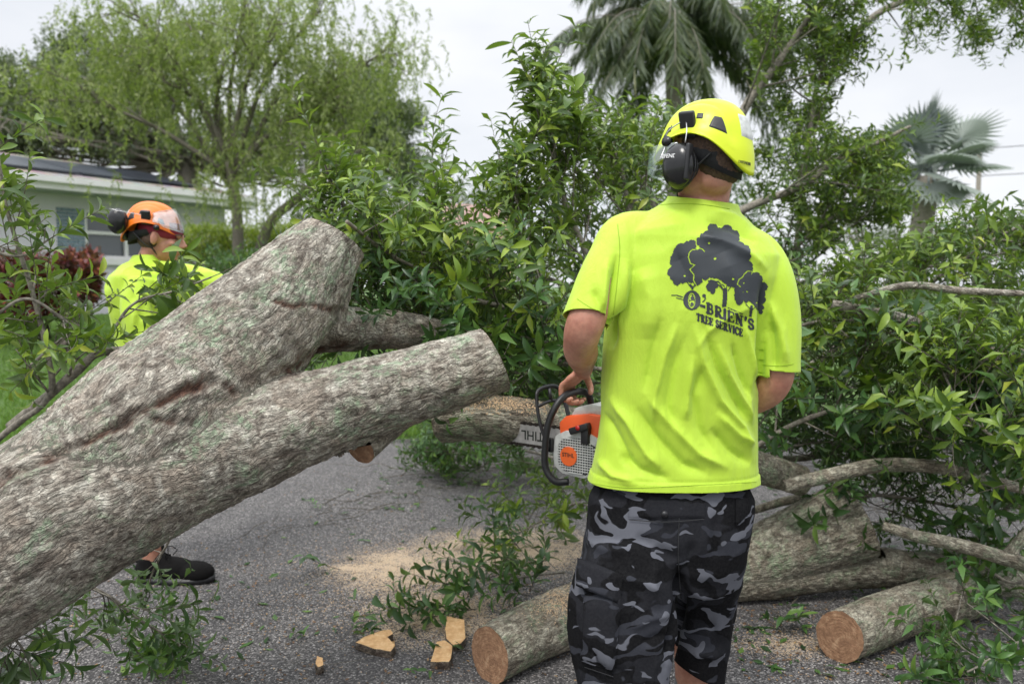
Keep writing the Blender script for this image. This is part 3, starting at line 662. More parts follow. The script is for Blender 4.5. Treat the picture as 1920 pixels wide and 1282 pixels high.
# willowy tree in front of the house
th = thing('willow_tree', 'light green weeping tree with a slender trunk between the house and the cut trunk', 'tree', tuple(P(440, 560, 13)))
rg = np.random.default_rng(11); out = []; tips = []; base = np.array(P(442, 560, 13)); base[2] = .4
fork = np.array(P(428, 300, 13)); out.append(([base, np.array(P(446, 420, 13)), fork], .11, .07))
for tx, ty, dd in ((300, 150, 12.4), (230, 100, 13.4), (420, 120, 13), (520, 60, 12.5), (560, 160, 13.6), (640, 180, 12.8), (350, 40, 13.5), (470, -40, 13), (600, 20, 13.2), (180, 190, 12.6), (690, 120, 13.3), (250, 20, 12.8)):
    e_ = np.array(P(tx, ty, dd)); mid_ = (fork + e_) / 2 + rg.normal(0, .15, 3) + np.array([0, 0, .15]); st_ = fork + np.array([0, 0, -rg.uniform(0, .6)])
    out.append(([st_, mid_, e_], .05, .02)); 
    for k in range(5):
        q = mid_ + (e_ - mid_) * rg.uniform(0, 1); limbs_rec(rg, q, unit(e_ - fork + rg.normal(0, .5, 3)), rg.uniform(.5, .9), .016, 1, out, tips, .6, .1, .3, (2, 4))
out.append(([np.array(P(470, 560, 13.4)), np.array(P(500, 430, 13.3)), np.array(P(560, 370, 13.2)), np.array(P(625, 315, 13.1)), np.array(P(680, 280, 13))], .10, .04))
out.append(([np.array(P(590, 350, 13.1)), np.array(P(600, 250, 13.1)), np.array(P(650, 180, 13))], .05, .02))
for k in range(8): limbs_rec(rg, np.array(P(rg.uniform(590, 680), rg.uniform(200, 290), 13)), unit(rg.normal(0, 1, 3) + [0, 0, .5]), .6, .014, 1, out, tips, .6, .1, .3, (2, 4))
draw_limbs(th, 'trunk', out, 'limb_dark'); TP = np.array([a for a, b in tips]); 
st = []; sd = []
for q in TP:
    for k in range(6): st.append(q + rg.normal(0, .24, 3)); sd.append(rg.normal(0, .45, 3) + [0, 0, .1])
for k in range(130):      # clumps of strands hanging through the crown
    cx_ = float(np.clip(rg.normal(430, 150), 120, 730)); c0 = np.array(P(cx_, rg.uniform(20, 230 if cx_ < 370 else 330 if cx_ > 520 else 390), rg.uniform(12., 14.)))
    for q_ in range(int(rg.integers(3, 9))): st.append(c0 + rg.normal(0, .13, 3)); sd.append(rg.normal(0, .45, 3))
    st.append(np.array(P(np.clip(rg.normal(430, 150), 140, 740), rg.uniform(40, 400), rg.uniform(12., 14.)))); sd.append(rg.normal(0, .4, 3))
st = np.array(st); sd = np.array(sd); Pp = []; Dd = []
for q, d in zip(st, sd):
    n = int(rg.integers(16, 34)); Lh = rg.uniform(.15, .62); tt = np.linspace(0, 1, n)[:, None]; line = q + np.array([d[0], d[1], 0]) * (tt - .5 * tt ** 2) * Lh + np.array([0, 0, -1.]) * (tt ** 1.5) * Lh
    Pp.append(line + rg.normal(0, .012, (n, 3))); Dd.append(rg.normal(0, .55, (n, 3)) + [0, 0, -.8])
Pp = np.concatenate(Pp); Dd = np.concatenate(Dd); ln = rg.uniform(.06, .12, len(Pp)); V, F = flakes_geo(Pp, Dd, rg.normal(0, 1, Dd.shape), ln, ln * .22)
tag(link('crown', fast_mesh('crown', V, F, orgv=org(th)), M['leaf_willow'], th), kind='stuff')
def crowned(label, boxes, d0, seed, n_tips, leaf, mat, base_px, name='oak_tree', per=60, R=.6, limb=.05, wood='branch', trunk_r=.22, up=.15):
    rg = np.random.default_rng(seed); th = thing(name, label, 'tree', tuple(P(base_px, 560, d0))); base = np.array(P(base_px, 560, d0)); base[2] = .3; out = []; C = []; RR = []
    mains = []
    hub = np.array(P(base_px + rg.uniform(-20, 20), boxes[0][3] + 20, d0)); out.append(([base, (base + hub) / 2 + rg.normal(0, .15, 3), hub], trunk_r, trunk_r * .7))
    for x0, x1, y0, y1, w in boxes:
        for k in range(max(1, int(n_tips * w))):
            c = np.array(P(rg.uniform(x0, x1), rg.uniform(y0, y1), d0 + rg.normal(0, 1.2))); C.append(c); RR.append(R * rg.uniform(.6, 1.2))
            if k % 4 == 0:
                m = (hub + c) / 2 + rg.normal(0, .5, 3); out.append(([hub + rg.normal(0, .1, 3), hub * .6 + c * .4 + rg.normal(0, .3, 3), m * .3 + c * .7, c], limb, limb * .25)); limbs_rec(rg, m * .3 + c * .7, unit(rg.normal(0, 1, 3)), 1.0, limb * .4, 1, out, [], .8, up, .5)
    draw_limbs(th, 'trunk', out, wood); V, F = leaf_cloud(np.array(C), np.array(RR), per, leaf, .45, rg); tag(link('crown', fast_mesh('crown', V, F, orgv=org(th)), M[mat], th), kind='stuff'); return th
crowned('dark grey-green spreading oak behind the weeping tree and the house roof', [(-60, 330, 110, 290, .9), (80, 400, 60, 200, .35), (330, 700, 210, 320, .4), (640, 735, 130, 300, .35), (690, 790, 210, 350, .3), (-80, 60, 160, 330, .4)], 24, 21, 210, .15, 'leaf_oak', 340, per=150, R=.66, limb=.05, trunk_r=.4)
crowned('small dark tree standing beyond the pinkish roof', [(850, 950, 350, 420, 1.)], 38, 22, 34, .2, 'leaf_oak', 900, per=90, R=.8)
crowned('rounded distant green tree right of the weeping tree trunk', [(560, 760, 350, 430, 1.)], 30, 23, 44, .18, 'leaf_oak', 660, per=90, R=.7)
crowned('low distant tree under the silver fan palm', [(1560, 1700, 400, 470, .5), (1700, 1990, 440, 480, .5)], 30, 24, 50, .16, 'leaf_oak', 1620, per=90, R=.6)
crowned('far green tree behind the left end of the house', [(-420, -90, 60, 330, 1.)], 26, 26, 60, .2, 'leaf_oak', -250, per=90, R=.9)
crowned('tall leafy tree standing behind the queen palm trunk', [(1180, 1420, 300, 470, 1.)], 20, 25, 60, .13, 'leaf_low', 1300, per=110, R=.55)
def bush(label, cs, R, n, leaf, mat, seed, name='shrub', cat='shrub'):
    rg = np.random.default_rng(seed); th = thing(name, label, cat, (cs[0][0], cs[0][1], float(lawn_h(cs[0][0], cs[0][1]))))
    C = np.array([tuple(c) for c in cs]); V, F = leaf_cloud(C, np.full(len(C), R), n, leaf, .45, rg, shell=.2); tag(link('crown', fast_mesh('crown', V, F, orgv=org(th)), M[mat], th), kind='stuff')
    mb = MB(); b = np.array(org(th))
    for c in C[::2]: mb.tube([tuple(b + rg.normal(0, .05, 3) * [1, 1, 0]), tuple((b + c) / 2 + rg.normal(0, .08, 3)), tuple(c)], [.02, .015, .006], 5)
    build('stem', mb, M['twig'], th); return th
rg = np.random.default_rng(5)
bush('lime green clipped hedge running behind the orange helmet', [P(rg.uniform(300, 560), rg.uniform(428, 490), rg.uniform(15, 16)) for k in range(170)], .25, 110, .06, 'leaf_lime', 31, 'hedge', 'hedge')
bush('dark green hedge along the lawn beyond the raised limb', [P(rg.uniform(400, 560), rg.uniform(478, 560), rg.uniform(11, 12.5)) for k in range(70)], .3, 90, .07, 'leaf_low', 32, 'hedge', 'hedge')
bush('dark red croton shrub beneath the house window', [P(rg.uniform(118, 172), rg.uniform(478, 560), rg.uniform(11.5, 12.5)) for k in range(40)], .17, 120, .12, 'leaf_red', 33)
bush('orange-red croton shrub at the left edge of the lawn', [P(rg.uniform(-40, 105), rg.uniform(485, 590), rg.uniform(12, 13)) for k in range(60)], .2, 110, .12, 'leaf_red', 34)
# queen palm
def queen_palm():
    rg = np.random.default_rng(41); c = np.array(P(1262, 62, 19)); th = thing('queen_palm', 'tall feathery queen palm with drooping fronds above the yellow helmet', 'palm', (c[0] + .25, c[1] + .1, .5))
    mb = MB(); mb.tube([(c[0] + .25, c[1] + .1, .4), (c[0] + .1, c[1], c[2] / 2), tuple(c + [0, 0, -.1])], [.24, .2, .18], 14, seg=16); build('trunk', mb, M['branch'], th)
    for k in range(62):
        az = k * 2.4 + rg.uniform(-.3, .3); el = math.radians(rg.uniform(5, 78) if k % 3 else rg.uniform(-10, 30)); Lf = rg.uniform(2.9, 4.4)
        d = np.array([math.cos(az) * math.cos(el), math.sin(az) * math.cos(el), math.sin(el)]); tt = np.linspace(0, 1, 30)[:, None]
        R = c + d * tt * Lf * (1 - .18 * tt) + np.array([0, 0, -1.]) * tt ** 2.2 * Lf * rg.uniform(.38, .80); Tn = unit(np.gradient(R, axis=0))
        side = unit(np.cross(Tn, [0, 0, 1.])); Pp = []; Dd = []; 
        for rep in range(5):
            for s in (-1, 1):
                j = np.arange(3, 30); jit = rg.uniform(0, 1, len(j))[:, None]; q = R[j - 1] + (R[j] - R[j - 1]) * jit; Pp.append(q); Dd.append(Tn[j] * .35 + side[j] * s * rg.uniform(.25, .6, (len(j), 1)) + np.array([0, 0, -1.]) * rg.uniform(.45, 1.0, (len(j), 1)) + rg.normal(0, .1, (len(j), 3)))
        Pp = np.concatenate(Pp); Dd = np.concatenate(Dd); ln = rg.uniform(.35, .75, len(Pp)); V, F = leaves_geo(Pp, Dd, rg.normal(0, 1, Dd.shape), ln, np.full(len(Pp), .036), .1, .1)
        fr = link('frond', fast_mesh('frond', V, F, orgv=org(th)), M['leaf_palm'], th); mb = MB(); mb.tube([tuple(x) for x in R[::4]], list(np.linspace(.022, .005, len(R[::4]))), 5); build('rachis', mb, M['branch'], fr)
queen_palm()
def fan_palm():
    rg = np.random.default_rng(43); c = np.array(P(1742, 322, 14.5)); th = thing('fan_palm', 'silvery blue fan palm at the right with round stiff leaves', 'palm', (c[0] - .25, c[1], .4))
    mb = MB(); mb.tube([(c[0] - .25, c[1], .3), (c[0] - .2, c[1], 1.5), tuple(c + [0, 0, -.1])], [.24, .2, .2], 14, seg=14); build('trunk', mb, M['branch'], th)
    for k in range(26):
        az = k * 2.4; el = math.radians([75, 40, 10, -25][k % 4] + rg.uniform(-12, 12)); d = np.array([math.cos(az) * math.cos(el), math.sin(az) * math.cos(el), math.sin(el)]); Lp = rg.uniform(.45, .75); h = c + d * Lp
        side = unit(np.cross(d, [0, 0, 1.]) + rg.normal(0, .2, 3)); nn = unit(np.cross(side, d)); V = [h]; F = []; S_ = 26; Rr_ = rg.uniform(.55, .75)
        for s in range(S_):
            a0 = -2.3 + 4.6 * s / S_; am = a0 + 2.3 / S_; a1 = a0 + 4.6 / S_; f = lambda a, r, z: h + (d * math.cos(a) + side * math.sin(a)) * r + nn * z - np.array([0, 0, .22]) * (r / Rr_) ** 2 * Rr_ * .5
            b_ = len(V); V += [f(a0, Rr_ * .55, .0), f(am, Rr_ * .55, .035), f(a1, Rr_ * .55, 0.), f(am, Rr_ * rg.uniform(.85, 1.1), -.02)]; F += [(0, b_, b_ + 1), (0, b_ + 1, b_ + 2), (b_, b_ + 3, b_ + 1), (b_ + 1, b_ + 3, b_ + 2)]
        me = fast_mesh('frond', np.array(V), np.array(F), smooth=False, orgv=org(th)); fr = link('frond', me, M['leaf_fan'], th); mb = MB(); mb.tube([tuple(c), tuple(h)], [.03, .015], 5); build('petiole', mb, M['leaf_fan'], fr)
fan_palm()
# ------------------------------------------------------------------ the fallen tree
def scar_field(V, N, h, sc):
    px, py = proj(V); front = N[:, 1] < .35
    for poly, w, amp in (([(0, 905), (60, 880), (130, 850), (215, 800), (300, 755), (360, 722), (400, 716)], 9, .016),
                         ([(330, 745), (385, 712), (425, 728), (445, 742)], 9, .006), ([(215, 800), (270, 785), (320, 792)], 8, .010), ([(480, 560), (560, 570), (650, 590)], 6, .006), ([(540, 690), (620, 650), (700, 648)], 10, .006)):
        d, t = segdist2(px + 9 * vnoise(V * 22, 3), py + 9 * vnoise(V * 22, 7), poly); g = np.exp(-(d / w) ** 2) * front
        rim = np.exp(-((d - w * 1.7) / (w * .7)) ** 2) * front; h = h - g * amp * .55 + rim * amp * .4; sc = np.maximum(sc, np.clip(g * 1.5 * (.45 + .9 * fbm(V * 24, 3, 4)), 0, 1))
    # knots and hollows
    for x, y, r, a in ((330, 600, 34, -.008), (500, 690, 40, .010), (560, 850, 30, -.006), (720, 720, 22, .008), (200, 960, 50, .012), (430, 870, 36, -.007), (610, 520, 30, -.006), (120, 1010, 45, -.01)):
        d = np.hypot(px - x, py - y) + 8 * vnoise(V * 15, 5); h = h + a * np.exp(-(d / r) ** 2) * front
    return h, sc
tree = woody('fallen_tree', 'huge grey lichened fallen trunk forking into three sawn limbs across the photo', 'tree', [
    L((-760, 1500, 1.75, 215), (-480, 1330, 1.85, 185), (-240, 1170, 1.95, 176), (0, 1024, 2.06, 166), (160, 935, 2.14, 152), (300, 878, 2.22, 128), (430, 838, 2.28, 106), (560, 790, 2.33, 90), (680, 747, 2.38, 77), (800, 713, 2.43, 69), (927, 676, 2.48, 64)),
    L((-60, 1030, 2.04, 110), (60, 955, 2.1, 130), (180, 885, 2.18, 146), (290, 790, 2.26, 148), (400, 690, 2.36, 128), (500, 600, 2.44, 112), (580, 505, 2.52, 86), (626, 449, 2.57, 61)),
    L((450, 640, 2.48, 70), (540, 625, 2.6, 52), (640, 618, 2.72, 41), (760, 620, 2.85, 36), (850, 640, 2.95, 30)),
    L((600, 530, 2.54, 60), (600, 600, 2.56, 50), (640, 612, 2.68, 40)),
    L((800, 735, 2.46, 36), (745, 775, 2.48, 36), (705, 812, 2.45, 33), (676, 842, 2.39, 30)),
    ], voxel=.0085, smooth=5, cuts=(('e', 1), ('e', 0), ('e', 2), ('e', 4)), disp=.0075, extra=scar_field)
# loose stub hanging below the limb, and the limb being sawn
woody('log', 'lichened limb being cut by the chainsaw bar behind the sawn limb end', 'log', [L((838, 784, 2.88, 45), (900, 782, 2.81, 44), (1000, 792, 2.90, 43), (1150, 815, 3.08, 38), (1330, 850, 3.3, 34), (1500, 900, 3.6, 28))], voxel=.008, smooth=2, mat='bark_green', cuts=(('s', 0), ('e', 0)), disp=.006, k=4, cutmat='cut')
woody('log', 'thick sawn limb with side branch right of the camouflage shorts', 'log', [
    L((1240, 1098, 3.5, 48), (1380, 1060, 3.55, 57), (1500, 1016, 3.58, 68), (1604, 976, 3.60, 77)),
    L((1240, 1112, 3.5, 38), (1380, 1085, 3.52, 44), (1480, 1072, 3.55, 44), (1600, 1062, 3.58, 42), (1700, 1066, 3.6, 36), (1820, 1080, 3.62, 33), (1960, 1108, 3.6, 30), (2200, 1170, 3.5, 24)),
    L((1700, 1060, 3.6, 24), (1790, 1052, 3.68, 22), (1900, 1075, 3.75, 18), (2050, 1090, 3.9, 14)),
    ], voxel=.0095, smooth=3, mat='bark_green', cuts=(('e', 0),), disp=.0075, k=9)
def ground_log(name, label, pts, k, mat='bark_green', cuts=(('s', 0),), cutmat='cut', voxel=.009):
    lb = []
    for (px, py, rp) in pts:
        g = G(px, py); d = g.y
        for _ in range(6): q = P(px, py, d); r = rad(rp, d); d += (q.z - r * .93) * d / (CAM_H) * .8
        q = P(px, py, d); r = rad(rp, d); q.z = r * .95; lb.append((q, r))
    return woody(name, label, 'log', [lb], voxel=voxel, smooth=2, mat=mat, cuts=cuts, disp=.006, k=k, cutmat=cutmat)
ground_log('log', 'short round log with brown sawn end on the asphalt at the lower right', [(1574, 1194, 49), (1680, 1152, 47), (1760, 1128, 46), (1822, 1112, 45)], 13, cuts=(('s', 0), ('e', 0)))
ground_log('log', 'pale log with dark brown cut face beside the wood chips at the bottom', [(918, 1228, 54), (1010, 1180, 56), (1110, 1140, 58), (1240, 1100, 58)], 17, cuts=(('s', 0), ('e', 0)))

# bare limbs lying in the brush
def bare(label, pts, k, mat='bark_green', voxel=.006): woody('fallen_branch', label, 'branch', [L(*p) for p in pts], voxel=voxel, smooth=1, mat=mat, disp=.003, k=k, lump=.8)
bare('thick pale limb crossing the brush at the right edge above the others', [[(1560, 570, 3.44, 9), (1690, 598, 3.36, 12), (1760, 632, 3.28, 15), (1830, 662, 3.20, 17), (1900, 668, 3.12, 17), (2050, 690, 3.04, 18)], [(1600, 560, 3.36, 5), (1700, 535, 3.28, 7), (1800, 545, 3.20, 7), (1920, 550, 3.12, 6)]], 21, 'bark')
bare('lichened limb curving over the ground just above the thick log', [[(1470, 912, 3.34, 13), (1560, 890, 3.34, 14), (1650, 872, 3.34, 14), (1760, 876, 3.30, 13), (1850, 900, 3.26, 11), (1960, 925, 3.26, 10)]], 22)
bare('straight grey branch running to the right edge above the side limb', [[(1655, 985, 3.19, 9), (1720, 1005, 3.15, 12), (1800, 1022, 3.11, 13), (1880, 1045, 3.06, 14), (1980, 1075, 2.97, 15)], [(1885, 1048, 3.06, 12), (1915, 1010, 3.06, 11), (1960, 960, 3.06, 10)]], 23)
bare('slim bare branch tangled low behind the shorts', [[(1400, 960, 3.9, 7), (1500, 935, 3.9, 9), (1600, 950, 4.0, 8)], [(1440, 860, 4.1, 5), (1540, 850, 4.1, 7), (1650, 770, 4.1, 7), (1740, 750, 4.1, 6)]], 24)

# ------------------------------------------------------------------ leafy branches
LB = leafy_branch
g1 = 'leafy branches of the fallen crown'
# left foreground
LB('leafy forked branch rising at the left edge in front of the house', [P(-60, 870, 2.75), P(30, 795, 2.7), P(95, 738, 2.7), P(84, 640, 2.68), P(60, 545, 2.66), P(30, 450, 2.62), P(8, 370, 2.6), P(-8, 250, 2.58)], .013, .003, 9, .18, 20, 51, 20, scale=.95, up=.25, t0=.22, group=g1, spread=.9, keep=keepL)
mb_ = None
LB('leafy side limb passing behind the trunk in front of the lime sleeve', [P(20, 800, 2.74), P(95, 738, 2.72), P(150, 690, 2.74), P(190, 660, 2.76), P(272, 657, 2.82), P(330, 650, 2.95)], .019, .012, 4, .3, 10, 52, 10, scale=.85, up=.1, t0=.3, group=g1, spread=.8, keep=keepL)
LB('sprays of narrow leaves covering the chest of the man in the orange helmet', [P(200, 640, 2.85), P(250, 570, 2.9), P(330, 545, 2.95), P(395, 520, 3.0)], .006, .003, 7, .24, 40, 53, 22, scale=.9, up=.1, t0=.1, group=g1, side_r=.5, keep=keepC)
LB('loose leafy twigs low at the far left above the lawn', [P(-80, 640, 2.6), P(-20, 600, 2.6), P(50, 560, 2.6), P(120, 600, 2.65), P(160, 630, 2.7)], .007, .003, 5, .2, 9, 54, 9, scale=.95, up=.05, t0=.1, group=g1, keep=keepL)
LB('leaf sprays by the left edge at mid height', [P(-90, 480, 2.5), P(-30, 470, 2.5), P(40, 480, 2.55), P(90, 450, 2.6)], .006, .003, 3, .18, 7, 55, 7, scale=.95, up=.2, t0=.1, group=g1, keep=keepL)
LB('leafy twig over the lawn below the house window', [P(40, 700, 2.8), P(110, 640, 2.85), P(170, 590, 2.9), P(210, 560, 2.9)], .006, .003, 4, .18, 6, 56, 6, scale=.85, up=.1, t0=.1, group=g1, keep=keepL)
# under the trunk at lower left
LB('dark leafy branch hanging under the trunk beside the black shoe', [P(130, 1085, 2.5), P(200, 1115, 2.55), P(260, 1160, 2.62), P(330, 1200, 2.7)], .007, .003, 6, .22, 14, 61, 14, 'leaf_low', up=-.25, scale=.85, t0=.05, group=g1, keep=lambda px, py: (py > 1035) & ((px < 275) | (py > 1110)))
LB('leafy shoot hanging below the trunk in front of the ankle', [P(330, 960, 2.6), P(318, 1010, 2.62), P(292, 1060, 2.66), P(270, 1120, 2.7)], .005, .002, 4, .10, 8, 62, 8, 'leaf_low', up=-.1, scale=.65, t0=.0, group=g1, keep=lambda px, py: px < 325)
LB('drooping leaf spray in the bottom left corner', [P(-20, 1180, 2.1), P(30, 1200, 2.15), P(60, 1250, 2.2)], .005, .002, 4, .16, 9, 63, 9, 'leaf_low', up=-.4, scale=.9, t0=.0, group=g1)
LB('leafy twig along the bottom edge left of the road', [G(150, 1270) + Vector((0, 0, .1)), G(220, 1215) + Vector((0, 0, .08)), G(290, 1250) + Vector((0, 0, .06))], .005, .002, 4, .18, 8, 64, 8, 'leaf_low', up=.2, scale=.9, t0=.0, group=g1, zmin=0)
# canopy mass behind the sawn limbs
LB('tall upright leafy shoot standing against the white sky left of the yellow helmet', [P(1150, 640, 3.5), P(1100, 480, 3.5), P(1060, 380, 3.5), P(1044, 310, 3.5), P(1036, 250, 3.5), P(1028, 195, 3.5)], .016, .0025, 18, .40, 110, 71, 20, up=.55, scale=1.06, t0=.12, group=g1, spread=.8, keep=keepM)
LB('leafy shoots rising above the end of the raised limb', [P(840, 640, 3.3), P(740, 520, 3.25), P(670, 430, 3.2), P(625, 350, 3.2), P(608, 305, 3.2)], .014, .003, 12, .34, 100, 72, 20, up=.4, scale=1.01, t0=.1, group=g1, keep=keepM)
LB('leafy branch ending in a small spire before the pinkish roof', [P(900, 650, 3.4), P(860, 540, 3.4), P(825, 430, 3.4), P(812, 310, 3.4)], .012, .002, 12, .26, 80, 73, 18, up=.35, scale=0.99, t0=.1, group=g1, spread=.8, keep=keepM)
LB('leafy branch with a forked top at the middle of the skyline', [P(1060, 660, 3.35), P(1010, 540, 3.3), P(970, 420, 3.3), P(945, 330, 3.3), P(935, 292, 3.3)], .012, .002, 11, .30, 90, 74, 20, up=.35, scale=1.01, t0=.1, group=g1, spread=.85, keep=keepM)
LB('dense leafy branch spreading behind the sawn limb in the middle', [P(1120, 640, 3.2), P(1000, 590, 3.15), P(880, 560, 3.1), P(770, 520, 3.05), P(690, 500, 3.0)], .014, .004, 13, .42, 150, 75, 20, up=.3, scale=1.01, t0=.05, group=g1, keep=keepM)
LB('slender branch sloping down from the raised limb end', [P(650, 415, 2.66), P(720, 470, 2.9), P(790, 505, 3.0), P(880, 530, 3.2)], .006, .006, 7, .3, 40, 76, 20, up=.35, scale=0.95, t0=.15, group=g1, keep=keepM)
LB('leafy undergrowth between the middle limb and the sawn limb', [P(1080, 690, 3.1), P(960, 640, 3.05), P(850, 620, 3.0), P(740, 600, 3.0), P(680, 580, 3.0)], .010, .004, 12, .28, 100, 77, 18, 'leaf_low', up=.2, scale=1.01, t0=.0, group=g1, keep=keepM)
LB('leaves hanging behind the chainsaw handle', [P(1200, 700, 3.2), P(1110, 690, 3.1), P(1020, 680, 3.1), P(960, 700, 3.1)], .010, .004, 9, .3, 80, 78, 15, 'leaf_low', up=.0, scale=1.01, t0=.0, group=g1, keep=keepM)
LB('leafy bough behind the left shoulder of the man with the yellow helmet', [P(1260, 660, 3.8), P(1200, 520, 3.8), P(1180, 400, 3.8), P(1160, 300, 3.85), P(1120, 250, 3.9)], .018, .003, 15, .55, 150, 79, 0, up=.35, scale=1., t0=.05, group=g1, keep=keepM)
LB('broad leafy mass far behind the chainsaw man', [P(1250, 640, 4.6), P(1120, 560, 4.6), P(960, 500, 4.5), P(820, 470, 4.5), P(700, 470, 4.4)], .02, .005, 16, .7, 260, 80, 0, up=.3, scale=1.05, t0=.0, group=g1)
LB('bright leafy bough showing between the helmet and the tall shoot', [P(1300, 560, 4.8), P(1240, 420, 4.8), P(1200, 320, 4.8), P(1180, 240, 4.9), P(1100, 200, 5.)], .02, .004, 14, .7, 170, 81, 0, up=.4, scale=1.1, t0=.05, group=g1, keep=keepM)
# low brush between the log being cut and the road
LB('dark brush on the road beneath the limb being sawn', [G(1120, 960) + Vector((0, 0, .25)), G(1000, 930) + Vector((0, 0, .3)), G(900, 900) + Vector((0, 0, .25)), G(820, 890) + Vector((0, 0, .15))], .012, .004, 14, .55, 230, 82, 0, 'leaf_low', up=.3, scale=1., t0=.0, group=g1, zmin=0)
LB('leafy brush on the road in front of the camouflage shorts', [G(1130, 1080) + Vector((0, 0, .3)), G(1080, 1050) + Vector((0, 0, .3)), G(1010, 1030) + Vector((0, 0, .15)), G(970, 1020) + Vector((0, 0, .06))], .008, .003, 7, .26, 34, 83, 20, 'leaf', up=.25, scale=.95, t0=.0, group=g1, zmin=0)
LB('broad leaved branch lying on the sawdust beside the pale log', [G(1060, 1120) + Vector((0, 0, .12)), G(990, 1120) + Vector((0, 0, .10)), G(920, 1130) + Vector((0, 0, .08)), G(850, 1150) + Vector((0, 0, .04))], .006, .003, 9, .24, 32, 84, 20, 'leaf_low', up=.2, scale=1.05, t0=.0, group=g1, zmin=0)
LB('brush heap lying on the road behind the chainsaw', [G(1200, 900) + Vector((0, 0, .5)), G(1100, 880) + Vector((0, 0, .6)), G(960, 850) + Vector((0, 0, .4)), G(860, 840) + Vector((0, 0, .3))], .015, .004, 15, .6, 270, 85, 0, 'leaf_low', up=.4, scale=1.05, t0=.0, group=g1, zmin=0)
# right hand brush pile
R_ = [
 ('leafy top of the brush pile at the right edge of the photo', [P(1500, 700, 4.4), P(1640, 600, 4.3), P(1760, 520, 4.2), P(1880, 440, 4.1), P(1960, 410, 4.1)], .02, .004, 15, .6, 210, 91, 'leaf', .35),
 ('leafy branches of the brush pile beside the right sleeve', [P(1330, 640, 3.9), P(1460, 620, 3.8), P(1560, 600, 3.7), P(1680, 610, 3.6)], .014, .004, 13, .45, 150, 92, 'leaf', .2),
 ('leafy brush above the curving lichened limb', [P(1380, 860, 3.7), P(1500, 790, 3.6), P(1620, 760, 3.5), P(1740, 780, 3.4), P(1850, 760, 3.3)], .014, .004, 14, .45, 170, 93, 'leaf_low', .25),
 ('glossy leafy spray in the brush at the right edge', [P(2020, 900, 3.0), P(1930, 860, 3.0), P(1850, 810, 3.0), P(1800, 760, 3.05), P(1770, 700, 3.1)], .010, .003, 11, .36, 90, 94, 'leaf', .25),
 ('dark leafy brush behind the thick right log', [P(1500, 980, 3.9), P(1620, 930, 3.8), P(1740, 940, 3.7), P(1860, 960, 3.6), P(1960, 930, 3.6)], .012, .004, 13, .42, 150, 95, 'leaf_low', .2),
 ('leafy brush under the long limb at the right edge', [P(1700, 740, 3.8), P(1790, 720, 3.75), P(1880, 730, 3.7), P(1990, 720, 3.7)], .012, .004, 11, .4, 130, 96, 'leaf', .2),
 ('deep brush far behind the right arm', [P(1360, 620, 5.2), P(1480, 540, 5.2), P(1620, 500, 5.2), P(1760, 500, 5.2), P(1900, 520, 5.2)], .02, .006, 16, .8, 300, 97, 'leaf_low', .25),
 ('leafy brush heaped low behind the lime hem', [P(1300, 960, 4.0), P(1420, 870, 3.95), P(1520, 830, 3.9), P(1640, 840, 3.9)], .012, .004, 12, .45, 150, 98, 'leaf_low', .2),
 ('brush spreading over the ground beyond the logs', [G(1340, 850) + Vector((0, 0, .4)), G(1600, 830) + Vector((0, 0, .5)), G(1760, 840) + Vector((0, 0, .4)), G(1950, 850) + Vector((0, 0, .4))], 0.02, .006, 18, .9, 460, 99, 'leaf_low', .4),
]
for lab, path, r0, r1, sd, sl_, ns, seed, mt, up in R_:
    LB(lab, path, r0, r1, sd, sl_, ns, seed, 16 if seed in (92, 93, 94, 95, 96) else 0, mt, up=up, scale=1.06, t0=.0, group=g1, keep=keepR if seed in (95, 97, 99) else lambda px, py: keepR(px, py) & ~((px < 1670) & (py > 875) & (px > 1360)))
LB('leafy shoots growing over the ground at the lower right corner', [G(1960, 1190) + Vector((0, 0, .25)), G(1890, 1180) + Vector((0, 0, .2)), G(1820, 1150) + Vector((0, 0, .22)), G(1790, 1210) + Vector((0, 0, .1))], .008, .003, 9, .26, 44, 101, 20, 'leaf_low', up=.3, scale=1., t0=.0, group=g1, zmin=0, keep=lambda px, py: (px > 1760) & (py > 1105))
LB('leafy twigs along the bottom edge at the lower right', [G(2000, 1275) + Vector((0, 0, .15)), G(1910, 1262) + Vector((0, 0, .12)), G(1840, 1275) + Vector((0, 0, .06)), G(1800, 1280) + Vector((0, 0, .03))], .006, .003, 8, .22, 26, 102, 20, 'leaf_low', up=.25, scale=.9, t0=.0, group=g1, zmin=0)
# upper right crown still raised
g2 = 'raised branches of the fallen crown against the sky'
LB('long leafy branch climbing to the top edge right of the yellow helmet', [P(1300, 420, 5.6), P(1390, 215, 5.6), P(1450, 130, 5.6), P(1520, 30, 5.6), P(1600, -60, 5.6)], .035, .012, 16, 1.0, 315, 111, 0, up=.15, scale=1., t0=.22, group=g2, spread=.9, side_r=.25, keep=keepU)
LB('leafy branch slanting up to the fan palm', [P(1300, 450, 5.2), P(1400, 390, 5.2), P(1500, 350, 5.2), P(1570, 300, 5.2), P(1640, 270, 5.2), P(1705, 238, 5.2)], .032, .008, 14, .6, 195, 112, 0, up=.0, scale=.95, t0=.3, group=g2, spread=.9, side_r=.25, keep=keepU)
LB('leafy bough hanging at the top right corner', [P(1560, 120, 6.2), P(1640, 30, 6.2), P(1740, -10, 6.2), P(1850, -20, 6.2), P(1960, -30, 6.2)], .03, .01, 15, .65, 255, 113, 0, up=-.25, scale=.95, t0=.25, group=g2, side_r=.25, keep=keepU)
LB('leafy column of foliage behind the yellow helmet', [P(1480, 560, 5.8), P(1500, 420, 5.8), P(1510, 300, 5.8), P(1530, 180, 5.9), P(1560, 60, 6.)], .03, .01, 18, .75, 345, 114, 0, up=.1, scale=1., t0=.05, group=g2, keep=keepU)
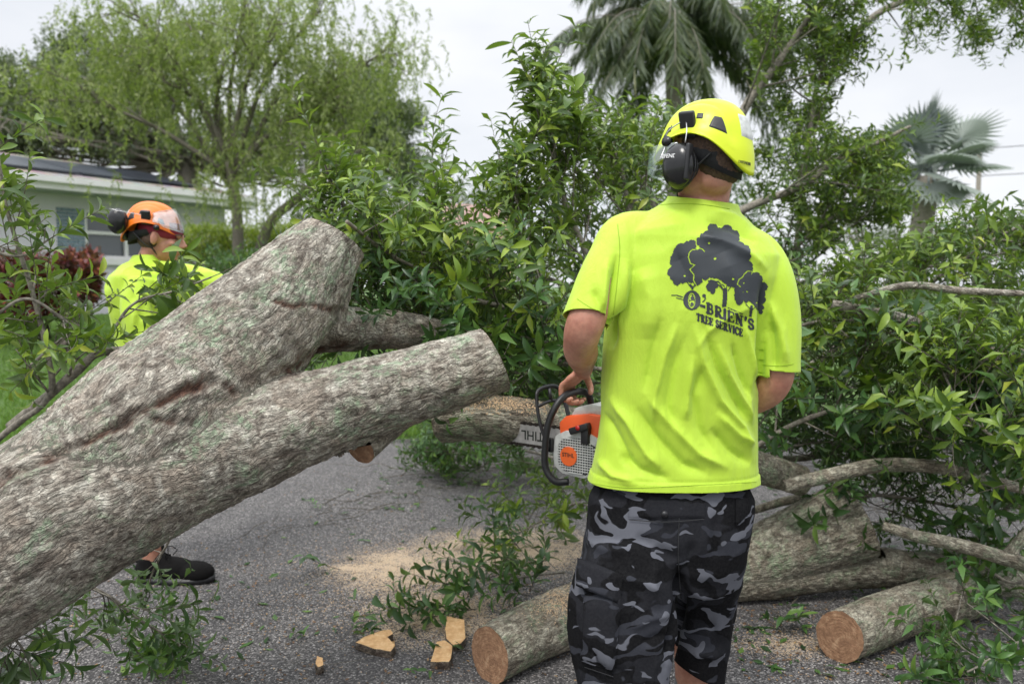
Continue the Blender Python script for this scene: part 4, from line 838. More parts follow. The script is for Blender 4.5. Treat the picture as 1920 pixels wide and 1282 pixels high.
LB('bright leaves between the helmet and the fan palm', [P(1420, 520, 5.5), P(1520, 440, 5.5), P(1600, 380, 5.4), P(1660, 330, 5.4)], .02, .006, 13, .6, 225, 115, 0, up=.05, scale=1., t0=.0, group=g2, keep=keepU)

# ------------------------------------------------------------------ things on the road
def chip(label, px, py, outline, rz, k):
    g = G(px, py, .02); r = random.Random(k); n = len(outline); T = .016
    rows = []; s = rad(1.2, g.y)
    th = MB(); M4 = Matrix.Translation(g) @ Matrix.Rotation(rz, 4, 'Z') @ Matrix.Rotation(.12, 4, 'X')
    bm = bmesh.new(); top = [bm.verts.new(M4 @ Vector((x * s, y * s, T + .003 * r.random()))) for x, y in outline]; bot = [bm.verts.new(M4 @ Vector((x * s * 1.06, y * s * 1.06, -.014 - .0))) for x, y in outline]
    bm.faces.new(top); bm.faces.new(bot[::-1]); 
    for i in range(n): f = bm.faces.new((top[i], bot[i], bot[(i + 1) % n], top[(i + 1) % n])); f.material_index = 1
    bmesh.ops.triangulate(bm, faces=[f for f in bm.faces if len(f.verts) > 4]); bmesh.ops.subdivide_edges(bm, edges=bm.edges[:], cuts=2, use_grid_fill=True)
    for v in bm.verts: v.co += Vector((r.uniform(-1, 1), r.uniform(-1, 1), r.uniform(-1, 1))) * .0012
    bmesh.ops.translate(bm, verts=bm.verts[:], vec=-g)
    me = bpy.data.meshes.new('wood_chip'); bm.to_mesh(me); bm.free(); at = me.attributes.new('bark', 'FLOAT_VECTOR', 'POINT'); V = getv(me); at.data.foreach_set('vector', (V + .15).astype(np.float32).ravel())
    o = link('wood_chip', me, [M['cut_pale'], M['bark_dark']]); o.location = g; return tag(o, label, 'wood chip', 'pale chips of cut wood on the road')
chip('triangular pale wood chip, the largest, left of the others on the road', 708, 1208, [(-34, -4), (-20, 14), (4, 30), (16, 34), (22, 20), (14, 12), (30, -14), (26, -30), (0, -22)], 0, 1)
chip('upper one of the two oblong pale wood chips', 853, 1190, [(-12, 46), (4, 38), (16, 34), (16, -20), (8, -36), (-4, -40), (-14, -20), (-15, 10)], .1, 2)
chip('lower one of the two oblong pale wood chips', 830, 1230, [(-15, 30), (-2, 34), (12, 20), (16, -8), (15, -26), (-14, -26)], -.1, 3)
chip('small reddish curled bark chip at the lower left of the road', 600, 1247, [(-5, 16), (4, 10), (6, -10), (-2, -16), (-7, -4)], .2, 4)
def twig_sprig(label, px, py, n, s, seed, mat='leaf_low', lift=.02):
    g = G(px, py) + Vector((0, 0, .012)); rg = np.random.default_rng(seed); th = thing('leaf_sprig', label, 'leaf sprig', tuple(g), 'leaf sprigs dropped on the road'); st = MB()
    for k in range(n):
        a = rg.uniform(0, 6.28); d = np.array([math.cos(a), math.sin(a), .25]); V = MB(); R = None
        sp = SPR[int(rg.integers(0, 14))][0]; idx = rg.permutation(len(sp[0]))[:7]; Rm = align(np.array([d]), rg)[0]; o = np.array(g); hm = hero_meshes(mat)
        for p, dd, u, l, w in zip(*[x[idx] for x in sp[:5]]):
            dd = unit(Rm @ dd); dd[2] = abs(dd[2]) * .5; dd = unit(dd); uu = np.array([0, 0, 1.]) + rg.normal(0, .3, 3); sd = unit(np.cross(dd, uu)); nn = np.cross(sd, dd); p = Rm @ p * s * .6 + o; p[2] = max(p[2], .012); l = l * s
            ob = bpy.data.objects.new('leaf', hm[int(rg.integers(0, 5))]); COL.objects.link(ob); ob.parent = th
            ob.matrix_local = Matrix(((sd[0] * l, dd[0] * l, nn[0] * l, p[0] - o[0]), (sd[1] * l, dd[1] * l, nn[1] * l, p[1] - o[1]), (sd[2] * l, dd[2] * l, nn[2] * l, p[2] - o[2]), (0, 0, 0, 1)))
        S_ = sp[5] * s * .6 @ Rm.T + o; S_[:, 2] = np.maximum(S_[:, 2], .006); v, f = stem_geo(S_); st.add(v, f)
    build('stem', st, M['twig'], th)
twig_sprig('small leaf sprig lying alone at the left end of the sawdust', 640, 1072, 1, 1.1, 1)
twig_sprig('tiny leaf sprig above the triangular wood chip', 738, 1118, 1, .8, 2)
twig_sprig('leaf sprig standing just behind the triangular wood chip', 700, 1150, 2, 1., 3)
twig_sprig('leaf sprig touching the left side of the triangular wood chip', 655, 1195, 2, 1., 4)
twig_sprig('leaf sprig on the asphalt between the two right logs', 1440, 1160, 2, 1.1, 5)
twig_sprig('few leaves on the road beside the slanted cut face', 880, 1225, 1, .8, 6)
twig_sprig('leaf scraps at the bottom edge left of the slanted cut face', 815, 1262, 1, .7, 7)
twig_sprig('leaves lying by the twig tangle in the middle of the road', 600, 960, 1, .9, 8)
twig_sprig('leaf sprig near the bottom edge below the black shoe', 545, 1190, 1, .7, 9)
twig_sprig('leaf sprig under the middle of the thick right log', 1590, 1110, 2, 1., 10)
# bare twig tangle
rg = np.random.default_rng(77)
def tangle(label, cx, cy, n, ln, seed, r=.0022):
    rg = np.random.default_rng(seed); g = G(cx, cy); mb = MB()
    for k in range(n):
        p = np.array(g) + [rg.normal(0, ln * .35), rg.normal(0, ln * .5), .012]; a = rg.uniform(0, 6.28); pts = [p]
        for j in range(6): a += rg.normal(0, .4); pts.append(pts[-1] + np.array([math.cos(a), math.sin(a), rg.normal(0, .12)]) * ln / 6 * rg.uniform(.5, 1.2)); pts[-1][2] = max(.004, pts[-1][2])
        mb.tube([tuple(x) for x in pts], list(np.linspace(r * rg.uniform(.6, 1.5), r * .4, 7)), 4)
    tag(build('twigs', mb, M['twig']), label, 'twigs', kind='stuff')
tangle('fine bare twigs lying on the road beyond the sawdust', 660, 950, 26, .7, 1)
tangle('thin bare twigs scattered over the sawdust', 840, 1130, 14, .45, 2, .0016)
tangle('thin twigs on the asphalt under the thick right log', 1500, 1130, 16, .5, 3)
tangle('bare twigs strewn over the lower right brush', 1800, 1000, 30, .9, 5, .003)
tangle('bare twigs under the limb being sawn', 900, 880, 26, .8, 6, .003)
tangle('dark twigs tangled in the right brush', 1720, 900, 26, .9, 4, .003)
# loose leaves, bark crumbs and sawdust flakes
def litter(name, label, N_, boxes, mat, size, w, seed, z=.006, geo='quad'):
    rg = np.random.default_rng(seed); Pp = []
    for x0, x1, y0, y1, f in boxes:
        k = int(N_ * f); px = rg.uniform(x0, x1, k); py = rg.uniform(y0, y1, k); Pp += [tuple(G(a, b)) for a, b in zip(px, py)]
    Pp = np.array(Pp); Pp[:, 2] += z; n = len(Pp); D = rg.normal(0, 1, (n, 3)) * [1, 1, .2]; U = rg.normal(0, .35, (n, 3)) + [0, 0, 1]; l = size * rg.uniform(.5, 1.4, n)
    V, F = flakes_geo(Pp, D, U, l, l * w); V[:, 2] = np.maximum(V[:, 2], .002); tag(link(name, fast_mesh(name, V, F, smooth=False), M[mat]), label, 'litter', kind='stuff')
litter('fallen_leaves', 'scattered green leaves lying on the road', 700, [(500, 1100, 900, 1200, .12), (1100, 1900, 860, 1100, .6), (700, 1100, 860, 960, .3), (1380, 1900, 1100, 1270, .25), (0, 500, 1050, 1280, .1)], 'leaf_low', .06, .36, 1)
litter('dry_leaves', 'brown dry leaf scraps and bark crumbs on the road', 1500, [(420, 1100, 880, 1280, .5), (1380, 1900, 1050, 1280, .4), (0, 500, 1000, 1280, .2)], 'leaf_dead', .016, .5, 2, .003)
M['dust'] = simple('sawdust', (.66, .47, .29), .9, 0, .25, 200)
for nm, lab, x, y, sx_, sy_, n_, sd_ in (('sawdust', 'pale sawdust flakes spread over the middle of the road', 800, 1085, .45, .38, 9000, 3), ('sawdust', 'sawdust flakes by the lower right log', 1490, 1205, .16, .12, 900, 4)):
    rg = np.random.default_rng(sd_); g = G(x, y); Pp = np.stack([g.x + rg.normal(0, sx_, n_), g.y + rg.normal(0, sy_, n_), np.full(n_, .003)], 1); l = rg.uniform(.003, .008, n_)
    V, F = flakes_geo(Pp, rg.normal(0, 1, (n_, 3)) * [1, 1, .3], rg.normal(0, .4, (n_, 3)) + [0, 0, 1], l, l * .5); V[:, 2] = np.maximum(V[:, 2], .0015); tag(link(nm, fast_mesh(nm, V, F, smooth=False), M['dust']), lab, 'sawdust', kind='stuff')
def on_log_dust(px0, px1, py0, py1, n_, seed, label):
    """flakes dropped straight down on the top of a log"""
    rg = np.random.default_rng(seed); dg = bpy.context.evaluated_depsgraph_get(); out = []
    for k in range(n_):
        a = P(rg.normal((px0 + px1) / 2, (px1 - px0) / 4), rg.normal((py0 + py1) / 2, (py1 - py0) / 4), 1.) - Vector((0, 0, CAM_H)); ok, loc, nn, ix, ob, mx = SC.ray_cast(dg, Vector((0, 0, CAM_H)), a.normalized())
        if ok and ob.name.startswith('bark') and nn.z > .45: out.append((tuple(loc + nn * .002), tuple(nn)))
    if len(out) < 5: return
    Pp = np.array([a for a, b in out]); U = np.array([b for a, b in out]) + rg.normal(0, .3, (len(out), 3)); l = rg.uniform(.003, .0065, len(out)); D = np.cross(U, rg.normal(0, 1, U.shape))
    V, F = flakes_geo(Pp, D, U, l, l * .6); tag(link('sawdust', fast_mesh('sawdust', V, F, smooth=False), M['dust']), label, 'sawdust', kind='stuff')
bpy.context.view_layer.update()
on_log_dust(860, 1060, 730, 790, 2600, 1, 'sawdust lying along the top of the limb being sawn')
on_log_dust(990, 1110, 1080, 1170, 1500, 2, 'sawdust dusted over the pale log by the shorts')
# ------------------------------------------------------------------ people
def skin_mat(name, a, b):
    t = NT(name); c = t.coord(); n = t.noise(c, 14, 5, .6); f = t.noise(c, 90, 3, .6)
    t.set(Base_Color=t.mix(t.ramp(f, [(.4, 0.), (.7, .3)]), t.ramp(n, [(.34, a), (.5, tuple((x + y) / 2 for x, y in zip(a, b))), (.66, b)]), tuple(x * .62 for x in a)), Roughness=.5, Normal=t.bump(t.noise(c, 260, 3), .25, .002))
    t.b.inputs['Subsurface Weight'].default_value = .12; t.b.inputs['Subsurface Radius'].default_value = (.02, .008, .004); t.b.inputs['Subsurface Scale'].default_value = .5; return t.m
M['skin'] = skin_mat('sunburnt skin', (.40, .17, .115), (.56, .29, .20))
M['hair'] = simple('short brown hair', (.085, .05, .032), .75, 0, .45, 160, .8, 300)
M['red_cloth'] = simple('dark red cap cloth', (.20, .012, .03), .8, 0, .2, 40, .4, 200)
def lime_mat():
    t = NT('lime green sports cloth'); c = t.coord(); n = t.noise(c, 5, 3, .5); w = t.math('ADD', t.math('MULTIPLY', t.noise(t.mapp(c, (34, 34, 6)), 1., 4, .6, .6), 9.), t.noise(t.mapp(c, (1, 1, .25)), 520, 2, .5))
    t.set(Base_Color=t.mix(t.ramp(t.noise(c, 2.6, 6, .72), [(.50, 0.), (.75, .30)]), t.ramp(n, [(.3, (.44, .64, .04)), (.7, (.48, .69, .055))]), (.34, .46, .04)), Roughness=.6, Normal=t.bump(w, .38, .0012)); t.b.inputs['Specular IOR Level'].default_value = .35
    t.b.inputs['Sheen Weight'].default_value = .15; return t.m
M['lime'] = lime_mat()
M['print'] = simple('dark printed ink', (.028, .034, .04), .55, 0, .1, 30)
def camo_mat():
    t = NT('dark urban camouflage'); c = t.coord()
    wp_ = t.vadd(c, t.vscale(t.add('ShaderNodeTexNoise', {'Vector': c, 'Scale': 11., 'Detail': 2.}).outputs['Color'], .075))
    a = t.noise(t.mapp(wp_, (9.5, 9.5, 25), rot=(0, .35, 0)), 1., 1.2, .4, .9); b = t.noise(t.mapp(wp_, (9, 9, 21), rot=(0, -.25, 0), loc=(4, 2, 9)), 1., 1.2, .4, .7); d = t.noise(t.mapp(wp_, (7, 7, 12), loc=(8, 8, 3)), 1., 1., .4, .6)
    col = t.ramp(d, [(.50, (.006, .006, .007)), (.52, (.016, .0165, .02))]); col = t.mix(t.ramp(b, [(.60, 0.), (.612, 1.)]), col, (.034, .036, .045)); col = t.mix(t.ramp(a, [(.590, 0.), (.600, 1.)]), col, (.125, .13, .152))
    col = t.mix(.06, col, t.ramp(t.noise(c, 160, 3), [(.3, .0), (.7, .12)]))
    t.set(Base_Color=col, Roughness=.85, Normal=t.bump(t.add('ShaderNodeTexNoise', {'Vector': t.mapp(c, (1, 1, 1)), 'Scale': 700., 'Detail': 2.}).outputs['Fac'], .3, .0012)); t.b.inputs['Specular IOR Level'].default_value = .08; return t.m
M['camo'] = camo_mat(); M['darkcloth'] = simple('dark cloth', (.02, .022, .028), .85, 0, .2, 30, .3, 300)
M['strap'] = simple('dark webbing', (.02, .021, .023), .8, 0, .2, 60, .4, 300); M['sock'] = simple('grey sock', (.18, .18, .18), .9, 0, .1, 90, .4, 300); M['shoe'] = simple('black mesh shoe', (.008, .0075, .0075), .85, 0, .3, 90, .5, 260, .15)

def limb_chain(mb, pts, n=18, seg=None):
    mb.tube([tuple(p) for p, r in pts], [r for p, r in pts], n, seg=seg or (len(pts) - 1) * 8 + 1)
    for p, r in (pts[0], pts[-1]): mb.ell(tuple(p), r, n=16, k=10)
def head_prims(mb, c, R, face=True, ears=True):
    """skull at c; R maps local x right, y forward, z up"""
    T = lambda x, y, z: np.array(c) + np.array(R.to_3x3() @ Vector((x, y, z)))
    mb.ell(T(0, -.012, .03), (.077, .098, .092), R, 24, 16); mb.ell(T(0, .022, -.035), (.062, .072, .082), R, 20, 14)
    mb.ell(T(0, .05, -.088), (.036, .036, .027), R); mb.ell(T(0, -.015, -.06), (.056, .06, .05), R)
    if face:
        mb.ell(T(0, .086, .018), (.045, .014, .012), R); mb.tube([T(0, .088, .012), T(0, .104, -.012), T(0, .116, -.028)], [.009, .010, .012], 10); mb.ell(T(.010, .102, -.030), (.009, .010, .008), R, 10, 8); mb.ell(T(-.010, .102, -.030), (.009, .010, .008), R, 10, 8)
        mb.ell(T(0, .088, -.054), (.024, .012, .006), R, 12, 8); mb.ell(T(0, .085, -.065), (.021, .012, .007), R, 12, 8); mb.ell(T(.042, .062, -.02), (.020, .020, .018), R, 12, 8); mb.ell(T(-.042, .062, -.02), (.020, .020, .018), R, 12, 8)
    for s in ((-1, 1) if ears else ()): mb.ell(T(s * .079, -.008, -.008), (.010, .020, .032), R @ Matrix.Rotation(.25 * s, 4, 'Z'), 12, 8)
def hand_prims(mb, wrist, fwd, palm, side, grip=True, s=1., curl=1.0, thumb=1):
    """wrist point; fwd: towards knuckles; palm: normal out of the palm; side: towards the thumb"""
    f, p, t = [np.array(Vector(v).normalized()) for v in (fwd, palm, side)]; w = np.array(wrist)
    Rm = Matrix((Vector(t), Vector(f), Vector(p))).transposed()
    mb.ell(w + f * .045 * s, (.040 * s, .052 * s, .016 * s), Rm, 20, 12); mb.ell(w + f * .012 * s, (.028 * s, .030 * s, .020 * s), Rm)
    for k, (off, ln) in enumerate(((.030, .95), (.010, 1.05), (-.011, .98), (-.031, .78))):
        a = w + f * .075 * s + t * off * s; pts = [a - f * .02 * s, a]; ang = 0; q = a; 
        for j, l in enumerate((.040, .026, .020)):
            ang += (.95, 1.15, .85)[j] * curl; q = q + (f * math.cos(ang) + p * math.sin(ang)) * l * ln * s; pts.append(q)
        mb.tube(pts, [.0095 * s, .0095 * s, .0090 * s, .0082 * s, .0070 * s], 10, seg=14); mb.ell(pts[-1], .0070 * s, n=8, k=6)
    a = w + f * .018 * s + t * .026 * s; b = a + (t * .75 + f * .5 + p * .35) / 1. * .036 * s; c_ = b + (f * .35 + p * .9 + t * .1) * .030 * s; d = c_ + (p * .6 - t * .55 * thumb + f * .1) * .022 * s
    mb.tube([w + t * .01, a, b, c_, d], [.014 * s, .0135 * s, .0115 * s, .0100 * s, .0085 * s], 10, seg=14); mb.ell(d, .0085 * s, n=8, k=6)
def make_body(parent, chains, heads, hands, extra=None, voxel=.0045):
    mb = MB()
    for ch in chains: limb_chain(mb, ch)
    for h in heads: head_prims(mb, *h)
    for h in hands: hand_prims(mb, **h)
    if extra: extra(mb)
    me = remesh(mb, voxel, 3, .5); V = getv(me); setv(me, V + getn(me) * (vnoise(V * 60)[:, None] * .0006)); shift(me, org(parent))
    me.polygons.foreach_set('use_smooth', [True] * len(me.polygons)); me.materials.clear(); return link('body', me, M['skin'], parent)
def sring(c, a, b, yaw=0., n=48, e=2.4, tilt=(0, 0)):
    t = np.linspace(0, 2 * np.pi, n, endpoint=False); x = a * np.sign(np.cos(t)) * np.abs(np.cos(t)) ** (2 / e); y = b * np.sign(np.sin(t)) * np.abs(np.sin(t)) ** (2 / e)
    return np.stack([c[0] + x * math.cos(yaw) - y * math.sin(yaw), c[1] + x * math.sin(yaw) + y * math.cos(yaw), c[2] + x * tilt[0] + y * tilt[1]], 1)
def folds(me, strokes, amp_noise=.004, sc=(5, 5, 2.2), facing=True, k=0):
    V = getv(me); N = getn(me); px, py = proj(V); h = np.zeros(len(V)); front = N[:, 1] < .25 if facing else np.ones(len(V), bool)
    for poly, w, a in strokes:
        d, t = segdist2(px, py, poly); taper = np.clip(np.sin(np.pi * np.clip(t, .02, .98)) * 1.6, 0, 1); h += a * .0018 * np.exp(-(d / w) ** 1.45) * taper * front
    h += fbm(V * np.array(sc), 3, k) * amp_noise + fbm(V * np.array(sc) * 4.2, 2, k + 3) * amp_noise * .25
    q = V * np.array([30, 30, 4.5]) + fbm(V * 4, 2, 31)[:, None] * 1.5; zf = np.clip((V[:, 2].max() - .12 - V[:, 2]) / .35, 0, 1)
    h += (1 - np.abs(vnoise(q, k + 21)) * 2.2) * amp_noise * .40 * zf * np.clip(.5 + fbm(V * 3.5, 2, 40) * 1.6, 0, 1.2)
    # ridged soft creases
    r = 1 - np.abs(vnoise(V * np.array(sc) * 1.7 + 3.7, k + 9)) * 2; h += np.clip(r, 0, 1) ** 3 * amp_noise * .6
    setv(me, V + N * h[:, None])
def finish(me, name, mat, parent, solid=0.0):
    shift(me, org(parent)); me.polygons.foreach_set('use_smooth', [True] * len(me.polygons)); me.materials.clear(); o = link(name, me, mat, parent)
    if solid: m = o.modifiers.new('thick', 'SOLIDIFY'); m.thickness = solid; m.offset = -1
    return o

# ---- man with the chainsaw
man = thing('person', 'man in a lime printed T-shirt and dark camouflage shorts seen from behind, holding the chainsaw', 'person', (P(1265, 1100, 2.2).x, 2.2, 0))
D1 = 2.2
def ringpx(xl, xr, y, d, depth, yaw=0., e=2.4, tilt=(0, 0), n=56):
    a, b = P(xl, y, d), P(xr, y, d); c = (a + b) / 2; return sring(tuple(c), (b - a).length / 2, depth, yaw, n, e, tilt)
HY = math.radians(50)
HR = Matrix.Rotation(HY, 4, 'Z') @ Matrix.Rotation(math.radians(-6), 4, 'X') @ Matrix.Rotation(math.radians(3), 4, 'Y')
HC = P(1322, 296, 2.16)
SO = P(1098, 832, 2.58); sf = vec(-.8, .6, 0).normalized(); syl = Vector((-sf.y, sf.x, 0)).normalized()     # saw: forward and left side
if syl.y > 0: syl = -syl
hF = (sf * .75 + vec(0, 0, -.66)).normalized(); hP = (vec(0, 0, -.75) - sf * .66).normalized(); GRIP = SO + sf * .044 + syl * .012 + vec(0, 0, .167)
elbowL, wristL = P(1088, 645, 2.12), GRIP - hF * .082 - hP * .030; elbowR, wristR = P(1452, 715, 2.16), SO - sf * .33 + vec(0, 0, .088)
gx = lambda x, y, d: P(x, y, d)
hipz = .95; footL = vec(P(1180, 1100, 2.12).x, 2.10, .0); footR = vec(P(1310, 1100, 2.35).x, 2.40, 0)
cx = P(1265, 1000, 2.2).x
chains = [
 [(vec(cx, 2.2, .86), .112), (vec(cx + .02, 2.2, 1.05), .108), (P(1285, 600, 2.2), .118), (P(1295, 500, 2.2), .118), (P(1300, 440, 2.2), .085)],
 [(P(1302, 430, 2.2), .075), (P(1318, 385, 2.19), .066), (P(1328, 345, 2.185), .062), (HC + HR.to_3x3() @ Vector((0, -.02, -.02)), .06)],
 [(P(1220, 460, 2.2), .05), (P(1172, 470, 2.18), .050), (P(1126, 540, 2.11), .046), (P(1098, 605, 2.07), .050), (elbowL, .046), (P(1090, 662, 2.18), .046), (wristL * .7 + elbowL * .3, .036), (wristL, .029)],
 [(P(1380, 460, 2.2), .05), (P(1432, 485, 2.19), .050), (P(1454, 580, 2.17), .050), (P(1455, 660, 2.155), .048), (elbowR, .046), (P(1410, 750, 2.22), .042), (wristR, .028)],
 [(vec(cx - .07, 2.2, .86), .12), (vec(P(1180, 1000, 2.15).x, 2.16, .62), .085), (vec(footL.x, 2.14, .48), .062), (vec(footL.x, 2.16, .30), .062), (vec(footL.x, 2.19, .10), .042)],
 [(vec(cx + .09, 2.22, .86), .11), (vec(P(1328, 1000, 2.3).x, 2.31, .62), .070), (vec(footR.x - .005, 2.37, .46), .058), (vec(footR.x, 2.40, .28), .060), (vec(footR.x, 2.43, .10), .042)],
]
hf = vec(.10, .75, -.62); hp = vec(-.05, -.62, -.78); hs = vec(-1., .0, .05)
hands = [dict(wrist=wristL, fwd=vec(.55, .35, -.30), palm=vec(.05, -.25, -1.), side=vec(-.30, .9, -.1), s=1.08, curl=1.0),
         dict(wrist=wristR, fwd=vec(-.6, .5, -.35), palm=vec(0, -.3, -1.), side=vec(-.3, -.8, 0), s=1.05, curl=1.0)]
# the left hand closes round the front handle from above
hands = [dict(wrist=wristL, fwd=hF, palm=hP, side=-syl, s=1.1, curl=.95), dict(wrist=wristR, fwd=sf, palm=vec(0, 0, -1), side=syl, s=1.05, curl=1.)]
make_body(man, chains, [(tuple(HC), HR, True, False)], hands)
# hair at the back of the head and nape
def rl(x, y, z, c=None, R=None): return (c or HC) + (R or HR).to_3x3() @ Vector((x, y, z))
mb = MB(); mb.ell(tuple(rl(0, -.022, .035)), (.0815, .097, .094), HR, 24, 16); mb.ell(tuple(rl(0, -.040, -.024)), (.066, .066, .062), HR, 20, 12); me = remesh(mb, .005, 3)
V = getv(me); N = getn(me); setv(me, V + N * (np.abs(vnoise(V * np.array([160, 160, 60])))[:, None] * .0035)); finish(me, 'hair', M['hair'], man)
mb = MB(); 
# shirt
rings = [ringpx(1090, 1432, 965, 2.2, .145, .0), ringpx(1098, 1424, 925, 2.2, .146, .0), ringpx(1101, 1421, 905, 2.2, .146), ringpx(1112, 1417, 870, 2.2, .142), ringpx(1122, 1416, 820, 2.2, .140), ringpx(1128, 1416, 760, 2.2, .142), ringpx(1130, 1420, 700, 2.2, .148),
         ringpx(1132, 1428, 640, 2.2, .155), ringpx(1138, 1440, 580, 2.2, .162), ringpx(1142, 1456, 520, 2.2, .16), ringpx(1146, 1458, 480, 2.2, .15), ringpx(1152, 1437, 447, 2.2, .135, e=2.2), ringpx(1172, 1408, 422, 2.2, .115, e=2.1), ringpx(1205, 1388, 402, 2.2, .095, e=2.), ringpx(1232, 1385, 388, 2.2, .08, e=2.), ringpx(1252, 1376, 374, 2.2, .070, e=2.), ringpx(1256, 1374, 350, 2.2, .066, e=2.)]
mb.rings(rings)
sl1 = [(P(1225, 445, 2.2), .070), (P(1172, 447, 2.18), .068), (P(1152, 490, 2.15), .072), (P(1128, 540, 2.11), .070), (P(1107, 588, 2.08), .0655), (P(1092, 622, 2.065), .064)]
sl2 = [(P(1380, 465, 2.2), .072), (P(1418, 484, 2.19), .068), (P(1440, 532, 2.17), .069), (P(1453, 600, 2.16), .066), (P(1458, 680, 2.15), .059), (P(1459, 704, 2.15), .058)]
for s_ in (sl1, sl2): mb.tube([tuple(a) for a, b in s_], [b for a, b in s_], 32, seg=30)
me = remesh(mb, .0046, 6, .6)
strokes = [
 ([(1158, 470), (1152, 540), (1148, 600), (1146, 660)], 7, -16), ([(1176, 480), (1168, 560), (1162, 640)], 8, 6), ([(1140, 480), (1134, 540), (1128, 590)], 7, 6),
 ([(1432, 520), (1428, 600), (1424, 680), (1421, 740)], 6, -13), ([(1414, 560), (1408, 640), (1404, 720), (1402, 800)], 8, 7),
 ([(1300, 600), (1318, 680), (1350, 750), (1392, 800), (1412, 860)], 7, 9), ([(1316, 600), (1345, 690), (1378, 750), (1404, 790)], 6, -7), ([(1345, 640), (1365, 700), (1396, 760), (1412, 800)], 6, 8), ([(1372, 640), (1388, 700), (1408, 750)], 5, -7), ([(1392, 600), (1402, 660), (1414, 720)], 5, 7),
 ([(1288, 620), (1262, 690), (1250, 760), (1268, 820)], 8, -6), ([(1272, 600), (1246, 670), (1228, 740), (1224, 800)], 7, 8), ([(1240, 590), (1222, 660), (1208, 740)], 8, -6), ([(1322, 680), (1300, 740), (1310, 800), (1340, 850)], 8, -7), ([(1300, 660), (1290, 740), (1284, 790)], 7, 7),
 ([(1140, 740), (1178, 790), (1212, 850), (1240, 880)], 9, 9), ([(1130, 770), (1160, 820), (1190, 880)], 8, -8), ([(1190, 760), (1232, 820), (1280, 870), (1330, 890)], 9, -9), ([(1210, 740), (1262, 800), (1310, 850), (1370, 880)], 9, 9), ([(1160, 850), (1200, 880), (1260, 900)], 8, -8), ([(1120, 860), (1150, 892), (1200, 906)], 8, 7),
 ([(1330, 800), (1370, 845), (1410, 870)], 9, -9), ([(1340, 770), (1384, 815), (1416, 835)], 8, 8), ([(1300, 440), (1350, 452), (1410, 480), (1440, 510)], 10, 7), ([(1320, 412), (1370, 425), (1425, 455)], 8, -7), ([(1330, 395), (1375, 405), (1410, 428)], 7, 5), ([(1180, 440), (1230, 430), (1290, 420)], 14, 5),
 ([(1440, 560), (1462, 620), (1476, 690)], 8, 8), ([(1446, 600), (1452, 650), (1452, 700)], 7, -8), ([(1110, 540), (1125, 570), (1135, 596)], 7, -6), ([(1300, 660), (1330, 620), (1372, 590), (1420, 570)], 7, 4), ([(1262, 460), (1290, 520), (1300, 580)], 16, -6), ([(1355, 470), (1380, 540), (1390, 600)], 18, 6), ([(1200, 500), (1220, 560), (1215, 640)], 22, 7)]
folds(me, strokes, .0035, (5, 5, 2.0))
bisect(me, P(1260, 922, 2.065), vec(.0, 0, -1) , lambda c: c.z < 1.0 and True)
a_, b_ = sl1[-2][0], sl1[-3][0]; cL = a_; ax = (a_ - b_).normalized(); bisect(me, cL + ax * .012, (ax + vec(.25, 0, -.1)).normalized(), lambda c: (c - cL).length < .13 and c.x < P(1135, 600, 2.1).x + .0)
cR = P(1459, 693, 2.15); bisect(me, cR, vec(-.08, 0, -1), lambda c: (c - cR).length < .13 and c.x > P(1424, 700, 2.2).x)
cN = P(1312, 373, 2.2); bisect(me, cN + vec(0, 0, -.003), vec(.12, -.10, 1).normalized(), lambda c: (c - cN).length < .14)
# hems
V = getv(me); N = getn(me); px, py = proj(V); zb = P(1260, 922, 2.065).z; h = .0022 * ((V[:, 2] < zb + .024) & (V[:, 2] < 1.0)) - .0012 * (np.abs(V[:, 2] - zb - .027) < .0035); setv(me, V + N * h[:, None])
shirt_bvh = None
bm = bmesh.new(); bm.from_mesh(me); shirt_bvh = BVHTree.FromBMesh(bm); bm.free()
shirt = finish(me, 'shirt', M['lime'], man, .0025)
M['thread'] = simple('lime stitching', (.30, .46, .02), .8)
def cseam(pts, r=.0008, off=.0006, mat='thread'):
    o = Vector((0, 0, CAM_H)); q = []
    for x, y in catmull([(a, b, 0) for a, b in pts], 60)[:, :2]:
        d = (P(x, y, 1.) - o).normalized(); h = shirt_bvh.ray_cast(o, d)
        if h[0] is not None: q.append(tuple(h[0] - d * off))
    if len(q) > 3: mb = MB(); mb.tube(q, r, 5, smooth=False); build('seam', mb, M[mat], shirt)
cseam([(1105, 905), (1180, 914), (1310, 909), (1418, 903)]); cseam([(1158, 420), (1162, 470), (1156, 540), (1150, 590)], .0011); cseam([(1082, 560), (1110, 578), (1138, 590)]); cseam([(1430, 684), (1460, 686), (1488, 682)]); cseam([(1238, 384), (1275, 382), (1320, 384), (1368, 392)], .0012)
